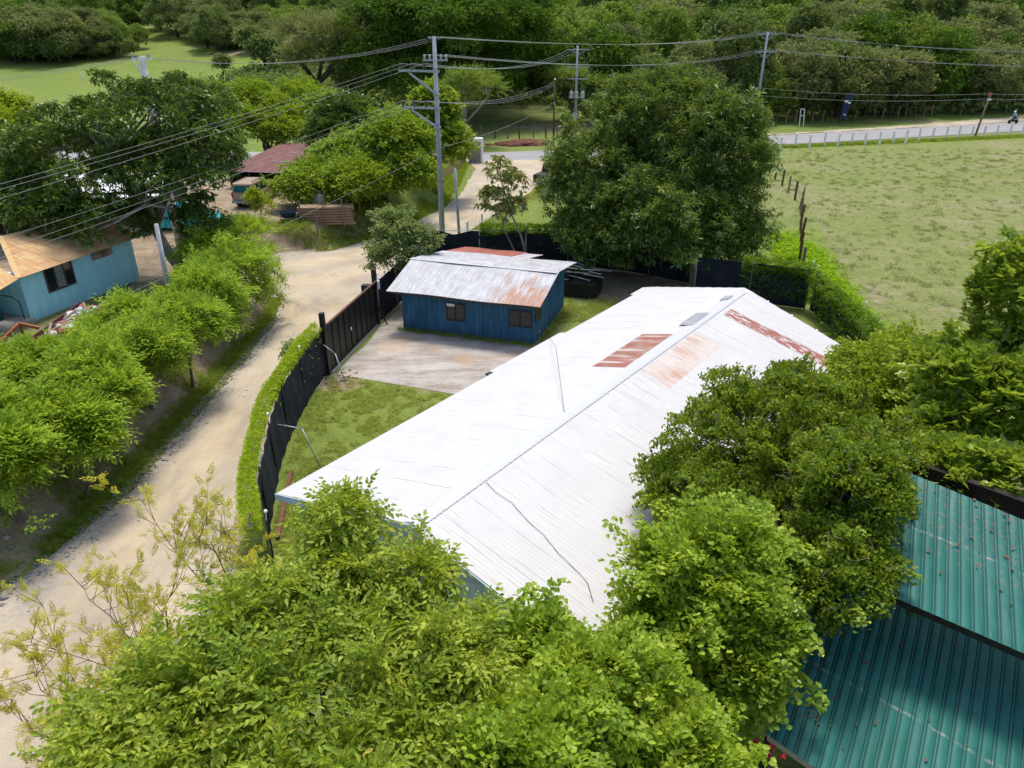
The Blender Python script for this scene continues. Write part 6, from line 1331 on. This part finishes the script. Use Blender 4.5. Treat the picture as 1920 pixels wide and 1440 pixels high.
q = atz(300, 446, 1.3); pickup('turquoise pickup truck with a rusty bed parked behind the mango trunk', (q[0] - 2.2, q[1] + 2.2, gz(q[0], q[1]) + .02), R(12), M['turqcar'], False)
# motorcycle and rider
q = atg(1898, 233); mc = thing('motorcycle', 'green motorcycle riding along the paved road at the right edge', 'motorcycle', q + np.array([0, 0, .06]), R(195))
for x in (-.65, .65):
    w_ = MB().lathe((x, -.05, .31), [(.24, 0), (.31, .02), (.31, .08), (.24, .10)], 16, 'y').build('wheel', M['rubber'], mc); mb = MB(); [mb.beam((x, 0, .31), (x + .25 * math.cos(a), 0, .31 + .25 * math.sin(a)), .015, .02) for a in np.linspace(0, 6.28, 7)[:-1]]; mb.build('rim', M['rim'], w_)
MB().box(-.35, .3, -.12, .12, .35, .6).build('engine', M['black'], mc, bevel=.04); loft([(-.05, .10, .12, .6, .82), (.15, .14, .13, .6, .92), (.42, .10, .08, .62, .88)], 'fuel_tank', M['bikegreen'], mc); loft([(-.75, .08, .10, .74, .84), (-.1, .12, .13, .70, .80)], 'seat', M['black'], mc, .02)
MB().tube([(.65, .08, .31), (.45, .08, .95)], .025, 6).tube([(.65, -.08, .31), (.45, -.08, .95)], .025, 6).tube([(.40, -.35, 1.02), (.45, 0, .98), (.40, .35, 1.02)], .02, 6).build('handlebar', M['steel'], mc); MB().lathe((.55, 0, .88), [(.09, 0), (.07, .1)], 10, 'x').build('headlight', M['plate'], mc); MB().beam((-.8, 0, .62), (-.3, 0, .66), .2, .04).build('mudguard', M['bikegreen'], mc)
def skin(name, verts, edges, rad, mat, parent, lvl=2):
    me = bpy.data.meshes.new(name); me.from_pydata([tuple(v) for v in verts], edges, []); me.update(); me.materials.append(mat)
    o = bpy.data.objects.new(name, me); COL.objects.link(o); o.parent = parent
    md = o.modifiers.new('skin', 'SKIN'); sv = me.skin_vertices[0].data if me.skin_vertices else None
    if sv is None: return o
    for i, r_ in enumerate(rad): sv[i].radius = (r_, r_) if not isinstance(r_, tuple) else r_
    sv[0].use_root = True; s = o.modifiers.new('sub', 'SUBSURF'); s.levels = lvl; s.render_levels = lvl; return o
rd = thing('person', 'rider in a light blue shirt and white helmet leaning over the handlebars', 'person', q + np.array([0, 0, .06]), R(195))
V_ = [(-.25, 0, .90), (-.20, 0, 1.10), (-.06, 0, 1.36), (.0, 0, 1.46), (.04, 0, 1.54), (.07, 0, 1.66), (-.20, .11, .90), (.18, .20, .78), (.08, .19, .36), (.20, .19, .32), (-.20, -.11, .90), (.18, -.20, .78), (.08, -.19, .36), (.20, -.19, .32), (-.04, .19, 1.38), (.14, .27, 1.16), (.36, .30, 1.06), (.42, .30, 1.04), (-.04, -.19, 1.38), (.14, -.27, 1.16), (.36, -.30, 1.06), (.42, -.30, 1.04)]
E_ = [(0, 1), (1, 2), (2, 3), (3, 4), (4, 5), (0, 6), (6, 7), (7, 8), (8, 9), (0, 10), (10, 11), (11, 12), (12, 13), (2, 14), (14, 15), (15, 16), (16, 17), (2, 18), (18, 19), (19, 20), (20, 21)]
skin('body', V_, E_, [.15, .15, .16, .06, .055, .10, .10, .075, .055, .045, .10, .075, .055, .045, .07, .05, .035, .035, .07, .05, .035, .035], M['trouser'], rd)
MB().lathe((.0, 0, 0), [(.10, -.12), (.15, -.05), (.16, .05), (.12, .13), (.04, .17)], 12).build('helmet', M['white'], rd, smooth=True, at=(.07, 0, 1.68))
skin('shirt', [(-.24, 0, .98), (-.20, 0, 1.12), (-.06, 0, 1.37), (-.04, .19, 1.38), (.12, .26, 1.19), (-.04, -.19, 1.38), (.12, -.26, 1.19)], [(0, 1), (1, 2), (2, 3), (3, 4), (2, 5), (5, 6)], [.175, .18, .19, .095, .07, .095, .07], M['shirt'], rd)
def horse(label, loc, rz, mat, head_up=True):
    t = thing('horse', label, 'horse', loc, rz)
    hd = [(.95, 0, 1.75), (1.05, 0, 1.82), (1.30, 0, 1.60), (1.45, 0, 1.45)] if head_up else [(.95, 0, 1.55), (1.08, 0, 1.62), (1.30, 0, 1.40), (1.42, 0, 1.24)]
    V_ = [(-.55, 0, 1.22), (-.1, 0, 1.15), (.45, 0, 1.18), (.65, 0, 1.38)] + hd + [(-.68, .16, .95), (-.62, .16, .72), (-.78, .16, .50), (-.74, .16, .08), (-.68, -.16, .95), (-.58, -.16, .72), (-.72, -.16, .50), (-.66, -.16, .08), (.50, .16, .92), (.50, .15, .50), (.50, .15, .08), (.56, -.16, .92), (.60, -.15, .50), (.60, -.15, .08), (-.80, 0, 1.30), (-.92, 0, 1.0), (-.93, 0, .65)]
    E_ = [(0, 1), (1, 2), (2, 3), (3, 4), (4, 5), (5, 6), (6, 7), (0, 8), (8, 9), (9, 10), (10, 11), (0, 12), (12, 13), (13, 14), (14, 15), (2, 16), (16, 17), (17, 18), (2, 19), (19, 20), (20, 21), (0, 22), (22, 23), (23, 24)]
    skin('body', V_, E_, [.30, .30, .29, .20, .13, .13, .10, .07, .17, .11, .06, .05, .17, .11, .06, .05, .12, .07, .05, .12, .07, .05, .06, .06, .04], mat, t)
    [MB().lathe((p[0], p[1], -.0), [(.07, 0), (.055, .09)], 8).build('hoof', M['black'], t) for p in ((-.74, .16), (-.66, -.16), (.50, .15), (.60, -.15))]
    MB().beam((.55, 0, 1.55), (.95, 0, 1.92) if head_up else (.95, 0, 1.7), .03, .16).build('mane', M['black'] if mat is M['bay'] else M['stone'], t)
    return t
q = atg(478, 145); horse('brown horse standing in the left pasture', q, R(5), M['bay']); q = atg(499, 149); horse('pale grey horse standing beside the brown one', q, R(8), M['greycoat'], False)
# roadside pasture fence of the left field
post_row('fence_post', 'fence posts of the far left pasture', [atg(x, 148 + (x % 3))[:2] for x in (157,)], 1.7, .3, ['white'], lambda i, n: 'single white post at the far edge of the left pasture', .02, 9)
# flowers at the shelter corner
fb = thing('flower_cluster', 'red flowers beside the lower green roof corner', 'flowers', (4.2, 7.6, 0)); rng = np.random.default_rng(5); V = []; F = []; lv6, lf6 = leaf_shape(True)
for (x, y) in ((1444, 1408), (1466, 1418), (1440, 1416), (1418, 1392), (1447, 1400)):
    c = atz(x, y, 2.5)
    V = []; F = []
    for k in range(12):
        a = rng.normal(size=3); a /= np.linalg.norm(a); Rm = np.array(Vector(a).to_track_quat('X', 'Z').to_matrix()); F.append(lf6 + 6 * len(V)); V.append((lv6 * np.array([.06, .05, .05])) @ Rm.T + c + rng.normal(0, .008, 3) - np.array([4.2, 7.6, 0]))
    mesh_np('blossom', np.concatenate(V), np.concatenate(F), M['flower'], fb)
mb = MB(); mb.tube([(0, 0, 0), (.05, -.05, 1.4), atz(1444, 1408, 2.45) - np.array([4.2, 7.6, 0])], .012, 4); mb.build('stem', BARK, fb)
